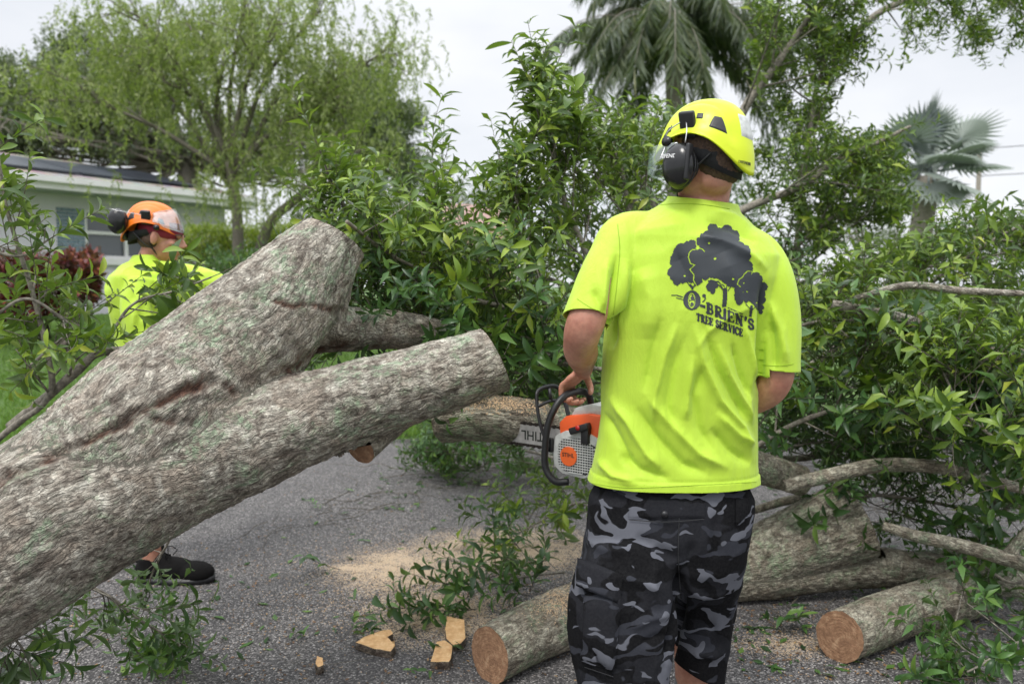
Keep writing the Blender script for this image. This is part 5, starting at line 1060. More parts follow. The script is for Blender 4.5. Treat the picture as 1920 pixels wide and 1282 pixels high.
# printed tree emblem and lettering, rasterised on a fine grid lying on the cloth
def stroke(X, Y, poly, w):
    d, _ = segdist2(X, Y, poly); return d < w / 2
def circ(X, Y, L_): 
    m = np.zeros(X.shape, bool)
    for x, y, r in L_: m |= (X - x) ** 2 + (Y - y) ** 2 < r * r
    return m
def arc(cx_, cy_, rx, ry, a0, a1, n=14): return [(cx_ + rx * math.cos(math.radians(a)), cy_ + ry * math.sin(math.radians(a))) for a in np.linspace(a0, a1, n)]
GL = {  # strokes in a unit box, y down, (poly, weight)
 'T': [([(.5, .04), (.5, 1)], 2), ([(.02, .05), (.98, .05)], 1), ([(.04, .05), (.04, .24)], .8), ([(.96, .05), (.96, .24)], .8), ([(.28, 1), (.72, 1)], .8)],
 'R': [([(.22, 0), (.22, 1)], 2), ([(.02, 0), (.5, 0)], .8), ([(.02, 1), (.44, 1)], .8), ([(.5, 0)] + arc(.5, .25, .28, .25, -90, 90) + [(.22, .5)], 1.3), ([(.42, .5), (.8, .98), (1., 1.)], 1.8)],
 'E': [([(.22, 0), (.22, 1)], 2), ([(.02, 0), (.9, 0), (.9, .2)], .9), ([(.02, 1), (.9, 1), (.94, .78)], .9), ([(.22, .49), (.66, .49)], .9), ([(.66, .38), (.66, .6)], .8)],
 'S': [(arc(.5, .25, .33, .25, -20, -270) + arc(.5, .75, .36, .25, -90, 160), 1.7), ([(.84, .02), (.84, .24)], .8), ([(.12, .76), (.12, .98)], .8)],
 'V': [([(.18, 0), (.52, 1)], 1.9), ([(.86, 0), (.52, 1)], .9), ([(0, 0), (.38, 0)], .8), ([(.68, 0), (1, 0)], .8)],
 'I': [([(.5, 0), (.5, 1)], 2), ([(.25, 0), (.75, 0)], .8), ([(.25, 1), (.75, 1)], .8)],
 'C': [(arc(.55, .5, .42, .5, -50, -310, 20), 1.7), ([(.88, .02), (.88, .28)], .8)],
 'B': [([(.22, 0), (.22, 1)], 2), ([(.02, 0), (.5, 0)] + arc(.5, .24, .28, .24, -90, 90) + [(.22, .48)], 1.3), ([(.5, .48)] + arc(.5, .74, .34, .26, -90, 90) + [(.02, 1)], 1.4)],
 'N': [([(.2, 0), (.2, 1)], .9), ([(.2, 0), (.82, 1)], 1.9), ([(.82, 1), (.82, 0)], .9), ([(0, 0), (.3, 0)], .8), ([(.05, 1), (.38, 1)], .8), ([(.66, 0), (1, 0)], .8)],
 "'": [([(.55, 0), (.6, .14), (.45, .28)], 1.8)]}
def letters(X, Y, text, x0, y0, x1, y1, H, widths, wt):
    m = np.zeros(X.shape, bool); tot = sum(widths); ang = math.atan2(y1 - y0, x1 - x0); Ln = math.hypot(x1 - x0, y1 - y0); u = 0
    for ch, w in zip(text, widths):
        cell = Ln * w / tot; 
        if ch in GL:
            for poly, k in GL[ch]:
                q = []
                for a, b in poly:
                    s_ = u + cell * (.06 + .86 * a); q.append((x0 + math.cos(ang) * s_ + .0 * b, y0 + math.sin(ang) * s_ - H * (1 - b)))
                m |= stroke(X, Y, q, wt * k)
        u += cell
    return m
def emblem(X, Y):
    n1 = 6 * vnoise(np.stack([X / 16, Y / 16, X * 0], 1), 2); n2 = 6 * vnoise(np.stack([X / 16, Y / 16, X * 0 + 9], 1), 3); Xn, Yn = X + n1, Y + n2
    left = circ(Xn, Yn, [(350, 300, 45), (300, 310, 40), (240, 350, 58), (210, 370, 45), (190, 430, 50), (172, 470, 42), (165, 560, 50), (150, 570, 38), (180, 605, 48), (200, 655, 38), (260, 610, 62), (260, 500, 110), (320, 400, 85), (330, 580, 60), (340, 630, 42), (300, 650, 26)])
    big = circ(Xn, Yn, [(545, 150, 52), (680, 160, 52), (620, 200, 60), (745, 215, 55), (470, 235, 50), (425, 272, 40), (560, 300, 150), (700, 280, 90), (760, 250, 42), (790, 360, 85), (850, 360, 58), (865, 410, 45), (700, 430, 150), (860, 510, 68), (885, 540, 48), (560, 500, 170), (395, 420, 80), (370, 390, 50), (400, 560, 75), (400, 650, 45), (700, 600, 110), (800, 620, 78), (520, 590, 60), (760, 670, 45)])
    lineL = stroke(X, Y, [(385, 262), (385, 295), (402, 325), (446, 345), (465, 365)], 11) | stroke(X, Y, [(405, 343), (346, 350), (318, 380), (312, 420), (330, 480), (372, 495), (325, 540), (365, 590), (360, 640), (388, 695)], 11)
    right = circ(Xn, Yn, [(880, 612, 46), (960, 606, 42), (995, 628, 32), (845, 655, 52), (806, 692, 40), (1030, 704, 42), (925, 690, 98), (795, 735, 45), (1000, 760, 52), (800, 800, 50), (800, 846, 36), (1015, 830, 38), (960, 850, 58), (1000, 905, 35), (1005, 945, 22), (900, 800, 72)])
    cut = stroke(X, Y, [(850, 900), (890, 855), (930, 890), (975, 950)], 24)
    lineR = stroke(X, Y, [(935, 562), (880, 552), (845, 585), (830, 612), (795, 635), (780, 680), (812, 706)], 10)
    under = stroke(Xn, Yn, [(400, 705), (470, 660), (520, 625), (600, 640), (680, 700), (740, 735)], 18) | circ(X, Y, [(440, 735, 40), (600, 715, 42)])
    m = (left & ~circ(X, Y, [(300, 720, 60)])) | (big & ~under); m &= ~lineL; m = (m & ~(circ(X, Y, [(900, 790, 130)]) & ~right)) | (right & ~cut); m &= ~lineR
    m |= stroke(X, Y, [(505, 650), (560, 660), (612, 695), (655, 750)], 11) | stroke(X, Y, [(662, 735), (664, 800), (655, 885)], 42) | circ(Xn, Yn, [(530, 706, 48), (575, 700, 24), (545, 748, 24)]) | stroke(X, Y, [(330, 690), (350, 712), (350, 750)], 24) | stroke(X, Y, [(380, 690), (352, 712)], 12) | stroke(X, Y, [(916, 895), (905, 1000)], 24)
    for s_ in ([(600, 650), (640, 720)], [(690, 660), (672, 730)], [(730, 690), (690, 745)], [(290, 655), (330, 700)], [(860, 870), (905, 920)], [(950, 900), (920, 930)]): m |= stroke(X, Y, s_, 7)
    m &= ~circ(X, Y, [(510, 285, 11), (567, 435, 13), (275, 600, 11), (740, 630, 12), (842, 668, 8), (872, 752, 9), (965, 860, 9)])
    # lettering
    halo = ((X - 345) / 92) ** 2 + ((Y - 835) / 102) ** 2 < 1; m &= ~halo
    o = ((X - 345) / 84) ** 2 + ((Y - 835) / 94) ** 2 < 1; r_ = ((X - 343) / 36) ** 2 + ((Y - 836) / 76) ** 2; o &= ~((r_ < 1) & (r_ > .68)); o &= ~((r_ < .55) & ~(circ(X, Y, [(350, 815, 18), (345, 872, 16)]) | stroke(X, Y, [(322, 838), (370, 832)], 8) | stroke(X, Y, [(350, 775), (352, 815)], 10)))
    m |= o | circ(X, Y, [(462, 792, 17)]) | stroke(X, Y, [(470, 800), (474, 825), (450, 850)], 11) | stroke(X, Y, [(432, 886), (480, 900)], 26) | stroke(X, Y, [(150, 786), (205, 788), (255, 806)], 9) | stroke(X, Y, [(198, 812), (255, 828)], 8) | stroke(X, Y, [(690, 905), (830, 965)], 8)
    t1 = letters(X, Y, "BRIEN'S", 482, 950, 948, 1122, 92, (1.05, 1.1, .55, 1., 1.15, .5, .95), 13); t2 = letters(X, Y, 'TREE SERVICE', 386, 1022, 838, 1182, 66, (1, 1.05, .95, .95, .45, .85, .95, 1.05, 1.05, .5, 1.0, .95), 9)
    hal = letters(X, Y, "BRIEN'S", 482, 950, 948, 1122, 92, (1.05, 1.1, .55, 1., 1.15, .5, .95), 27) | letters(X, Y, 'TREE SERVICE', 386, 1022, 838, 1182, 66, (1, 1.05, .95, .95, .45, .85, .95, 1.05, 1.05, .5, 1.0, .95), 18)
    return (m & ~hal) | t1 | t2
def decal(name, fn, x0, x1, y0, y1, step, to_px, bvh, mat, parent, off=.0012):
    xs = np.arange(x0, x1, step); ys = np.arange(y0, y1, step); X, Y = np.meshgrid(xs, ys); m = fn((X + step / 2).ravel(), (Y + step / 2).ravel()).reshape(X.shape)
    idx = -np.ones((len(ys) + 1, len(xs) + 1), int); V = []; F = []; o = Vector((0, 0, CAM_H))
    for j, i in zip(*np.nonzero(m)):
        q = []
        for b, a in ((j, i), (j, i + 1), (j + 1, i + 1), (j + 1, i)):
            if idx[b, a] == -1:
                px, py = to_px(x0 + a * step, y0 + b * step); d = (P(px, py, 1.) - o).normalized(); hit = bvh.ray_cast(o, d)
                if hit[0] is None: idx[b, a] = -2
                else:
                    nn = hit[1] if hit[1].dot(d) < 0 else -hit[1]; V.append(tuple(hit[0] + nn * off)); idx[b, a] = len(V) - 1
            q.append(idx[b, a])
        if min(q) >= 0: F.append((q[0], q[3], q[2], q[1]))
    return link(name, fast_mesh(name, np.array(V), np.array(F), orgv=org(parent)), mat, parent)
decal('shirt_print', emblem, 100, 1085, 90, 1200, 4.2, lambda x, y: (1230 + x / 5.126, 400 + y / 5.126), shirt_bvh, M['print'], shirt)

# shorts
mb = MB()
mb.rings([ringpx(1130, 1392, 885, 2.2, .118), ringpx(1106, 1410, 932, 2.2, .134), ringpx(1102, 1404, 985, 2.2, .145), ringpx(1092, 1392, 1050, 2.2, .14), ringpx(1094, 1382, 1095, 2.2, .10)])
mb.rings([ringpx(1120, 1262, 1000, 2.16, .11), ringpx(1082, 1272, 1065, 2.15, .125), ringpx(1070, 1277, 1120, 2.14, .125), ringpx(1066, 1272, 1180, 2.13, .122), ringpx(1074, 1258, 1240, 2.13, .118), ringpx(1088, 1246, 1300, 2.13, .115), ringpx(1096, 1244, 1350, 2.13, .112)])
mb.rings([ringpx(1262, 1392, 1000, 2.24, .11), ringpx(1262, 1386, 1065, 2.28, .12), ringpx(1262, 1374, 1130, 2.32, .12), ringpx(1258, 1366, 1190, 2.34, .115), ringpx(1256, 1358, 1240, 2.36, .11), ringpx(1252, 1350, 1300, 2.37, .11), ringpx(1252, 1348, 1340, 2.37, .11)])
me = remesh(mb, .006, 4, .6)
folds(me, [([(1272, 1048), (1277, 1121), (1262, 1194), (1250, 1250)], 7, -20), ([(1190, 1000), (1230, 1030), (1276, 1050)], 10, -6), ([(1300, 1010), (1290, 1060), (1282, 1110)], 9, -7), ([(1150, 1080), (1200, 1090), (1250, 1110)], 10, 5), ([(1180, 1180), (1220, 1160), (1260, 1150)], 8, 6), ([(1200, 1210), (1230, 1195), (1256, 1190)], 8, -6), ([(1100, 1010), (1130, 1030), (1180, 1035)], 8, 5),
 ([(1290, 1100), (1320, 1120), (1360, 1110)], 9, 6), ([(1290, 1180), (1320, 1170), (1350, 1180)], 9, -6), ([(1300, 1230), (1320, 1225), (1350, 1232)], 8, 6), ([(1345, 960), (1340, 1010), (1345, 1050)], 9, -6), ([(1090, 1200), (1140, 1250), (1180, 1270)], 10, -6), ([(1230, 1050), (1225, 1100), (1240, 1150)], 9, 6)], .006, (6, 6, 5), k=4)
bisect(me, vec(0, 2.13, P(1170, 1296, 2.13).z), vec(0, 0, -1), lambda c: c.x < P(1252, 1250, 2.2).x)
bisect(me, P(1258, 1226, 2.36), vec(-.55, -.1, -1).normalized(), lambda c: c.x >= P(1252, 1250, 2.2).x and c.z < .7)
bm = bmesh.new(); bm.from_mesh(me); sh_bvh = BVHTree.FromBMesh(bm); bm.free(); shorts = finish(me, 'shorts', M['camo'], man, .003)
def patch(name, quad, parent, mat, thick=.006, off=.0015, n=14, bvh=None):
    """cloth patch laid on the shorts, given by four photo corners"""
    o = Vector((0, 0, CAM_H)); V = []; N_ = []
    for j in range(n + 1):
        for i in range(n + 1):
            u, v = i / n, j / n; a = Vector(quad[0]).lerp(Vector(quad[1]), u); b = Vector(quad[3]).lerp(Vector(quad[2]), u); q = a.lerp(b, v); d = (P(q.x, q.y, 1.) - o).normalized(); h = (bvh or sh_bvh).ray_cast(o, d)
            if h[0] is None: h = (V and (Vector(V[-1]), Vector(N_[-1]))) or (o + d * 2.1, -d)
            nn = h[1] if h[1].dot(d) < 0 else -h[1]; e_ = min(i, j, n - i, n - j); V.append(tuple(h[0] + nn * (off + thick * (0 if e_ == 0 else .8 if e_ == 1 else 1.)))); N_.append(tuple(nn))
    F = [(j * (n + 1) + i, j * (n + 1) + i + 1, (j + 1) * (n + 1) + i + 1, (j + 1) * (n + 1) + i) for j in range(n) for i in range(n)]
    V2 = np.concatenate([np.array(V), np.array(V) - np.array(N_) * .006]); k = (n + 1) ** 2; F2 = [tuple(x + k for x in reversed(f)) for f in F]
    bd = [i for i in range(n + 1)] + [j * (n + 1) + n for j in range(1, n + 1)] + [n * (n + 1) + i for i in range(n - 1, -1, -1)] + [j * (n + 1) for j in range(n - 1, 0, -1)]
    F3 = [(bd[i], bd[(i + 1) % len(bd)], bd[(i + 1) % len(bd)] + k, bd[i] + k) for i in range(len(bd))]
    mb = MB(); mb.add(V2, F + F2 + F3); return build(name, mb, mat, parent)
pk = patch('cargo_pocket', [(1098, 1112), (1166, 1112), (1154, 1258), (1090, 1240)], shorts, M['camo'], .02)
def seam(pts, parent, off=.004, r=.0011, mat='strap', bv=None):
    o = Vector((0, 0, CAM_H)); q = []
    for x, y in catmull([(a, b, 0) for a, b in pts], 24)[:, :2]:
        d = (P(x, y, 1.) - o).normalized(); h = (bv or sh_bvh).ray_cast(o, d)
        if h[0] is not None: q.append(tuple(h[0] - d * off))
    if len(q) > 3: mb = MB(); mb.tube(q, r, 6, smooth=False); return build('seam', mb, M[mat], parent)
seam([(1274, 950), (1272, 1048), (1277, 1121)], shorts, .001, .0015); seam([(1180, 974), (1250, 978), (1320, 973)], shorts, .006)
seam([(1096, 1250), (1150, 1268)], shorts, .006)
patch('pocket_flap', [(1090, 1046), (1168, 1076), (1163, 1130), (1086, 1100)], shorts, M['camo'], .026)
patch('back_pocket_flap', [(1178, 934), (1322, 936), (1322, 970), (1178, 972)], shorts, M['camo'], .005)
patch('back_pocket_flap', [(1378, 934), (1402, 930), (1400, 975), (1378, 985)], shorts, M['camo'], .005)
b = sh_bvh.ray_cast(Vector((0, 0, CAM_H)), (P(1245, 962, 1.) - Vector((0, 0, CAM_H))).normalized())[0]; mb = MB(); mb.tube([tuple(b + vec(0, -.012, 0)), tuple(b + vec(0, -.003, 0))], .009, 14); build('button', mb, M['black'], shorts)
def shoe(parent, c, yaw, name='shoe', s=1.):
    R = Matrix.Rotation(yaw, 4, 'Z'); Tt = lambda x, y, z: c + R.to_3x3() @ Vector((x, y, z)) * s; mb = MB()
    mb.ell(tuple(Tt(0, .19, .045)), (.050 * s, .085 * s, .048 * s), R, 20, 12); mb.ell(tuple(Tt(0, .09, .055)), (.045 * s, .11 * s, .055 * s), R, 20, 12); mb.ell(tuple(Tt(0, -.01, .055)), (.042 * s, .06 * s, .055 * s), R, 20, 12); mb.tube([tuple(Tt(0, .0, .05)), tuple(Tt(0, -.01, .11))], [.046 * s, .044 * s], 18); mb.tube([tuple(Tt(0, .12, .06)), tuple(Tt(0, .03, .10))], [.03 * s, .036 * s], 14)
    me = remesh(mb, .006, 2); V = getv(me); V[:, 2] = np.maximum(V[:, 2], c.z + .022 * s); setv(me, V); sh = finish(me, name, M['shoe'], parent)
    mb = MB(); o = []
    for z in (.0, .024):
        t_ = np.linspace(0, 2 * np.pi, 32, endpoint=False); o.append(np.array([tuple(Tt(.050 * math.cos(a) * (1 - .12 * (math.sin(a) < 0)), .105 + .172 * math.sin(a), z + .008 * max(0, math.sin(a)) ** 3)) for a in t_]))
    mb.rings(o); build('sole', mb, M['black'], sh); mb = MB()
    for k in range(4): mb.tube([tuple(Tt(-.024, .075 + .024 * k, .106 - .010 * k)), tuple(Tt(0, .080 + .024 * k, .120 - .012 * k)), tuple(Tt(.024, .075 + .024 * k, .106 - .010 * k))], .003, 6)
    for s_ in (-1, 1): mb.tube([tuple(Tt(0, .075, .118)), tuple(Tt(.035 * s_, .06, .145)), tuple(Tt(.05 * s_, .09, .125)), tuple(Tt(.01 * s_, .09, .115))], .0025, 6)
    build('lace', mb, M['shoe'], sh); return sh
shoe(man, vec(footL.x, 2.13, 0), .15); shoe(man, vec(footR.x, 2.37, 0), -.1)
for f in (vec(footL.x, 2.19, 0), vec(footR.x, 2.43, 0)):
    mb = MB(); mb.tube([tuple(f + vec(0, 0, .08)), tuple(f + vec(0, -.01, .2))], [.047, .054], 18); build('sock', mb, M['sock'], man)

# ------------------------------------------------------------------ helmets
def plastic(name, col, rough=.3): 
    t = NT(name); c = t.coord(); t.set(Base_Color=t.mix(t.ramp(t.noise(c, 9, 5, .7), [(.5, 0.), (.72, .22)]), col, tuple(x * .55 for x in col)), Roughness=t.ramp(t.noise(c, 30, 5, .65), [(.3, rough), (.7, rough + .18)]), Normal=t.bump(t.noise(c, 160, 3), .05, .001)); return t.m
M['helm_y'] = plastic('yellow helmet shell', (.62, .74, .012)); M['helm_o'] = plastic('orange helmet shell', (.85, .19, .015)); M['gloss'] = simple('glossy black plastic', (.012, .012, .013), .22, 0, .1, 20)
M['steel'] = simple('steel wire', (.55, .55, .55), .3, 1.0, .1, 30); M['sticker'] = simple('worn reflective sticker', (.50, .52, .50), .45, 0, .25, 60)
M['red'] = simple('red enamel', (.5, .02, .02), .4); M['ink'] = simple('dark lettering', (.02, .025, .02), .5); M['whiteink'] = simple('white lettering', (.7, .7, .7), .5)
t = NT('clear visor'); t.b.inputs['Transmission Weight'].default_value = 1.; t.set(Base_Color=(.93, .96, .95), Roughness=.06, IOR=1.12); tb = t.add('ShaderNodeBsdfTransparent', {'Color': (.93, .96, .95, 1)}); mx = t.add('ShaderNodeMixShader', {0: .35}); gl = t.add('ShaderNodeBsdfGlossy', {'Color': (.9, .95, .95, 1), 'Roughness': .12}); 
t.l.new(tb.outputs[0], mx.inputs[1]); t.l.new(gl.outputs[0], mx.inputs[2]); t.l.new(mx.outputs[0], t.out.inputs[0]); mx.inputs[0].default_value = .22; M['visor'] = t.m
def text_verts(txt, size, ext=0.0004, res=3):
    cu = bpy.data.curves.new('t', 'FONT'); cu.body = txt; cu.size = size; cu.extrude = ext; cu.align_x = 'CENTER'; cu.align_y = 'CENTER'; cu.resolution_u = res; cu.offset = size * .012
    o = bpy.data.objects.new('t', cu); COL.objects.link(o); dg = bpy.context.evaluated_depsgraph_get(); me = bpy.data.meshes.new_from_object(o.evaluated_get(dg), depsgraph=dg)
    V = getv(me); F = [list(p.vertices) for p in me.polygons]; bpy.data.objects.remove(o); bpy.data.curves.remove(cu); bpy.data.meshes.remove(me); return V, F
def put_text(name, txt, size, M4, mat, parent, flipx=False, bulge=None, ext=.0004):
    V, F = text_verts(txt, size, ext)
    if bulge: V[:, 2] -= bulge(V[:, 0], V[:, 1])
    V = V @ np.array(M4.to_3x3()).T + np.array(M4.translation); mb = MB(); mb.add(V, F); return build(name, mb, mat, parent, False)
def helmet(label, C_, R, shellmat, muffs_up, text_on, name='safety_helmet'):
    """C_ is the helmet centre (level of the rim line over the ears); local x right, y forward, z up"""
    th = thing(name, label, 'helmet', tuple(C_)); T3 = R.to_3x3(); W = lambda x, y, z: C_ + T3 @ Vector((x, y, z)) * .91
    NA, NR = 72, 26; V = []; F = []
    def surf(a, s, off=0.):
        """a azimuth (0 = forward), s 0 at the crown .. 1 at the rim"""
        rx, ryf, ryb = .116, .146, .140; fwd = math.cos(a); ry = ryf if fwd > 0 else ryb
        rim = -.002 + .018 * math.cos(2 * (a)) * -1 + (-.012 if fwd > .5 else 0) + (-.062 * max(0, -fwd) ** 2.2) + .010 * math.sin(a) ** 4
        phi = s * math.pi / 2; r = math.sin(phi) ** .92; z = .138 * math.cos(phi) ** .93 if s < 1 else 0
        z = z if s < .86 else .138 * max(0, math.cos(phi)) ** .93
        z = z * (1 - s ** 6) + rim * s ** 6 + (rim * .5) * (s ** 3) * (1 - s ** 6)
        flare = 1 + .015 * max(0, s - .86) / .14 + (.06 * max(0, fwd) ** 4 * s ** 8)
        # raised centre crest and side hollows
        side = abs(math.sin(a)); crest = .004 * math.exp(-((r * math.sin(a)) / .34) ** 6) * (1 - s ** 8)
        groove = -.0055 * math.exp(-((abs(r * math.sin(a)) - .52) / .05) ** 2) * (1 if s < .83 else 0); band = .0035 * (1 / (1 + math.exp(-(s - .80) * 60)))
        x = math.sin(a) * r * rx * flare; y = fwd * r * ry * flare; n = Vector((x / rx ** 2, y / ry ** 2, max(z, 0) / .138 ** 2)).normalized(); q = Vector((x, y, z)) + n * (crest + groove + band + off); return q
    for i in range(NR + 1):
        for j in range(NA): V.append(tuple(W(*surf(2 * math.pi * j / NA, max(.0001, i / NR)))))
    for i in range(NR):
        for j in range(NA): j2 = (j + 1) % NA; F.append((i * NA + j, i * NA + j2, (i + 1) * NA + j2, (i + 1) * NA + j))
    mb = MB(); mb.add(V, F); o = build('shell', mb, M[shellmat], th); m = o.modifiers.new('t', 'SOLIDIFY'); m.thickness = .004; m.offset = -1
    def lay(nm, a0, a1, s0, s1, mat, off=.0015, shape=None, n=10, parent=th):
        Vp = []; Fp = []
        for i in range(n + 1):
            for j in range(n + 1):
                u, v = j / n, i / n; a = a0 + (a1 - a0) * u; s = s0 + (s1 - s0) * v
                if shape: a, s = shape(a0, a1, s0, s1, u, v)
                e_ = min(i, j, n - i, n - j); Vp.append(tuple(W(*surf(a, s, off if e_ else -.003))))
        for i in range(n):
            for j in range(n): Fp.append((i * (n + 1) + j, (i + 1) * (n + 1) + j, (i + 1) * (n + 1) + j + 1, i * (n + 1) + j + 1))
        mb = MB(); mb.add(Vp, Fp); return build(nm, mb, M[mat], parent)
    dome = lambda a0, a1, s0, s1, u, v: (a0 + (a1 - a0) * (.5 + (u - .5) * (.25 + .75 * v ** .6)), s0 + (s1 - s0) * v)
    d2 = math.radians
    for sgn in (-1, 1):     # sgn -1 left side, +1 right side
        lay('vent', sgn * d2(112), sgn * d2(140), .62, .80, 'black', .002, dome); lay('vent', sgn * d2(48), sgn * d2(66), .72, .84, 'black', .002, dome)
        lay('vent', sgn * d2(96), sgn * d2(106), .60, .70, 'black', .0015); 
    lay('sticker', d2(158), d2(202), .52, .76, 'sticker', .0022)
    # inner headband, ratchet and chin strap
    mb = MB(); r0 = [tuple(W(.088 * math.sin(a), .108 * math.cos(a) - .004, -.004 - .022 * max(0, -math.cos(a)) - .005)) for a in np.linspace(0, 2 * math.pi, 40, endpoint=False)]; r1 = [tuple(Vector(q) + T3 @ Vector((0, 0, -.030 - .026 * max(0, -((T3.transposed() @ (Vector(q) - C_)).y) / .1)))) for q in r0]; r2 = [tuple((Vector(q) - C_) * .97 + C_) for q in r1]; r3 = [tuple((Vector(q) - C_) * .97 + C_) for q in r0]
    mb.rings([np.array(x) for x in (r0, r1, r2, r3)], cap=False); build('headband', mb, M['strap'], th)
    mb = MB(); mb.ell(tuple(W(0, -.118, -.046)), (.052, .018, .024), R, 20, 10); rt = build('ratchet', mb, M['black'], th); mb = MB(); mb.tube([tuple(W(0, -.118, -.050)), tuple(W(0, -.136, -.052))], [.022, .020], 20); build('knob', mb, M['gloss'], rt)
    mb = MB()
    for sg in (-1, 1): mb.tube([tuple(W(sg * .092, .03, -.02)), tuple(W(sg * .088, .03, -.085)), tuple(W(sg * .05, .055, -.135)), tuple(W(0, .07, -.150))], .006, 8, sq=.35); mb.tube([tuple(W(sg * .085, -.06, -.03)), tuple(W(sg * .090, .0, -.085)), tuple(W(sg * .075, .035, -.105))], .006, 8, sq=.35)
    mb.ell(tuple(W(-.07, .045, -.118)), (.016, .018, .016), R, 12, 8); build('chin_strap', mb, M['strap'], th)
    # muffs
    for sg in (-1, 1):
        mt = W(sg * .112, .01, .045); mb = MB(); mb.box(tuple(W(sg * .110, .006, .050)), (.009, .021, .034), R @ Matrix.Rotation(sg * .45, 4, 'Y'), bev=.006); mb.ell(tuple(W(sg * .113, .006, .066)), (.012, .020, .018), R, 16, 10); build('muff_bracket', mb, M['black'], th)
        if muffs_up: cc = Vector((sg * .108, -.135, .018)); Rm = R @ Matrix.Rotation(sg * .0, 4, 'Z')
        else: cc = Vector((sg * .118, .020, -.066)); Rm = R
        c_ = W(*cc); mb = MB(); mb.ell(tuple(c_), (.030, .045, .058), Rm, 28, 18); mb.ell(tuple(c_ + T3 @ Vector((-sg * .012, 0, 0))), (.020, .046, .060), Rm, 28, 14); mu = build('ear_muff', mb, M['gloss'], th)
        mb = MB(); mb.tube([tuple(c_ + T3 @ Vector((-sg * .014, .0, .0))), tuple(c_ + T3 @ Vector((-sg * .036, 0, 0)))], [.046, .040], 24); build('cushion', mb, M['strap'], mu)
        if not muffs_up:
            mb = MB(); mb.box(tuple(c_ + T3 @ Vector((sg * .012, -.034, .006))), (.012, .005, .046), Rm, bev=.004); build('slider', mb, M['black'], mu)
        pv = W(sg * .121, .006, .058); q1 = c_ + T3 @ Vector((sg * .026, -.028, .052)); mid_ = (pv + q1) / 2 + T3 @ Vector((sg * .006, -.006, 0)); mb = MB(); mb.tube([tuple(pv), tuple(mid_), tuple(q1)], .0016, 6)
        if not muffs_up: q2 = c_ + T3 @ Vector((sg * .020, .045, .012)); mb.tube([tuple(pv + T3 @ Vector((0, .012, 0))), tuple(W(sg * .122, .062, .030)), tuple(W(sg * .122, .066, -.01)), tuple(q2)], .0016, 6)
        build('wire', mb, M['steel'], th)
        if text_on and sg == -1:
            T4 = Matrix.Translation(c_ + T3 @ Vector((-.0308, .012, .020))) @ R @ Matrix(((0, 0, -1, 0), (-1, 0, 0, 0), (0, 1, 0, 0), (0, 0, 0, 1))); put_text('lettering', 'DEFENDER', .0145, T4, M['whiteink'], mu, bulge=lambda x, y: .030 * (1 - np.sqrt(np.clip(1 - (x / .043) ** 2 - ((y + .018) / .057) ** 2, .02, 1))) )
            s_ = surf(d2(196), .93, .003); T4 = Matrix.Translation(W(s_.x, s_.y, s_.z)) @ R @ Matrix.Rotation(d2(-16 + 2), 4, 'Z') @ Matrix(((1, 0, 0, 0), (0, 0, -1, 0), (0, 1, 0, 0), (0, 0, 0, 1))); put_text('lettering', 'DEFENDER', .010, T4, M['ink'], th, bulge=lambda x, y: x * x / .24)
        mb = MB(); mb.tube([tuple(W(sg * .112, .062, .004)), tuple(W(sg * .126, .064, .004))], .0135, 16); build('visor_knob', mb, M['gloss'], th)
    # clear visor: lowered round the front, or pushed up over the shell
    Vp = []; Fp = []; n = 24
    if muffs_up:
        for i in range(9):
            for j in range(n + 1):
                a = d2(-74 + 148 * j / n); s = .90 - .42 * i / 8 * math.cos(a) ** .5 if math.cos(a) > 0 else .9; Vp.append(tuple(W(*surf(a, s, .010))))
    else:
        for i in range(9):
            for j in range(n + 1):
                a = d2(-84 + 168 * j / n); v = i / 8; dr = 1.0 + .06 * math.cos(a); zt = -.002 - v * (.075 * max(.25, math.cos(a)) ** .6); Vp.append(tuple(W(.128 * math.sin(a) * dr, .160 * math.cos(a) * dr + .006, zt)))
    for i in range(8):
        for j in range(n): Fp.append((i * (n + 1) + j, i * (n + 1) + j + 1, (i + 1) * (n + 1) + j + 1, (i + 1) * (n + 1) + j))
    mb = MB(); mb.add(Vp, Fp); o = build('visor', mb, M['visor'], th); m = o.modifiers.new('t', 'SOLIDIFY'); m.thickness = .0015
    if muffs_up: 
        mb = MB(); mb.tube([Vp[8 * (n + 1) + j] for j in range(0, n + 1, 2)], .0018, 6); build('visor_edge', mb, M['sticker'], o)
    return th
helmet('yellow-green helmet with ear muffs lowered, worn by the man with the chainsaw', P(1324, 280, 2.16) + vec(0, .0, 0), HR @ Matrix.Rotation(math.radians(9), 4, 'X'), 'helm_y', False, True)

# ------------------------------------------------------------------ chainsaw
M['saw_orange'] = plastic('orange saw cover', (.80, .12, .03), .4); M['saw_grey'] = simple('light grey saw plastic', (.50, .51, .49), .5, 0, .15, 40, .1, 200); M['bar'] = simple('worn guide bar steel', (.48, .47, .46), .42, .55, .25, 40, .1, 120); M['chain'] = simple('oily saw chain', (.06, .05, .045), .45, .7, .3, 90)
M['disc'] = simple('orange disc', (.75, .13, .025), .45)
SR = Matrix((sf, syl, Vector((0, 0, 1)))).transposed().to_4x4(); SM = Matrix.Translation(SO) @ SR
# local x forward (to the bar), y left (to the viewer), z up
saw = thing('chainsaw', 'orange and grey chainsaw held in front of the man, its bar in the limb', 'chainsaw', tuple(SO)); S3 = SR.to_3x3(); SW = lambda x, y, z: SO + S3 @ Vector((x, y, z))
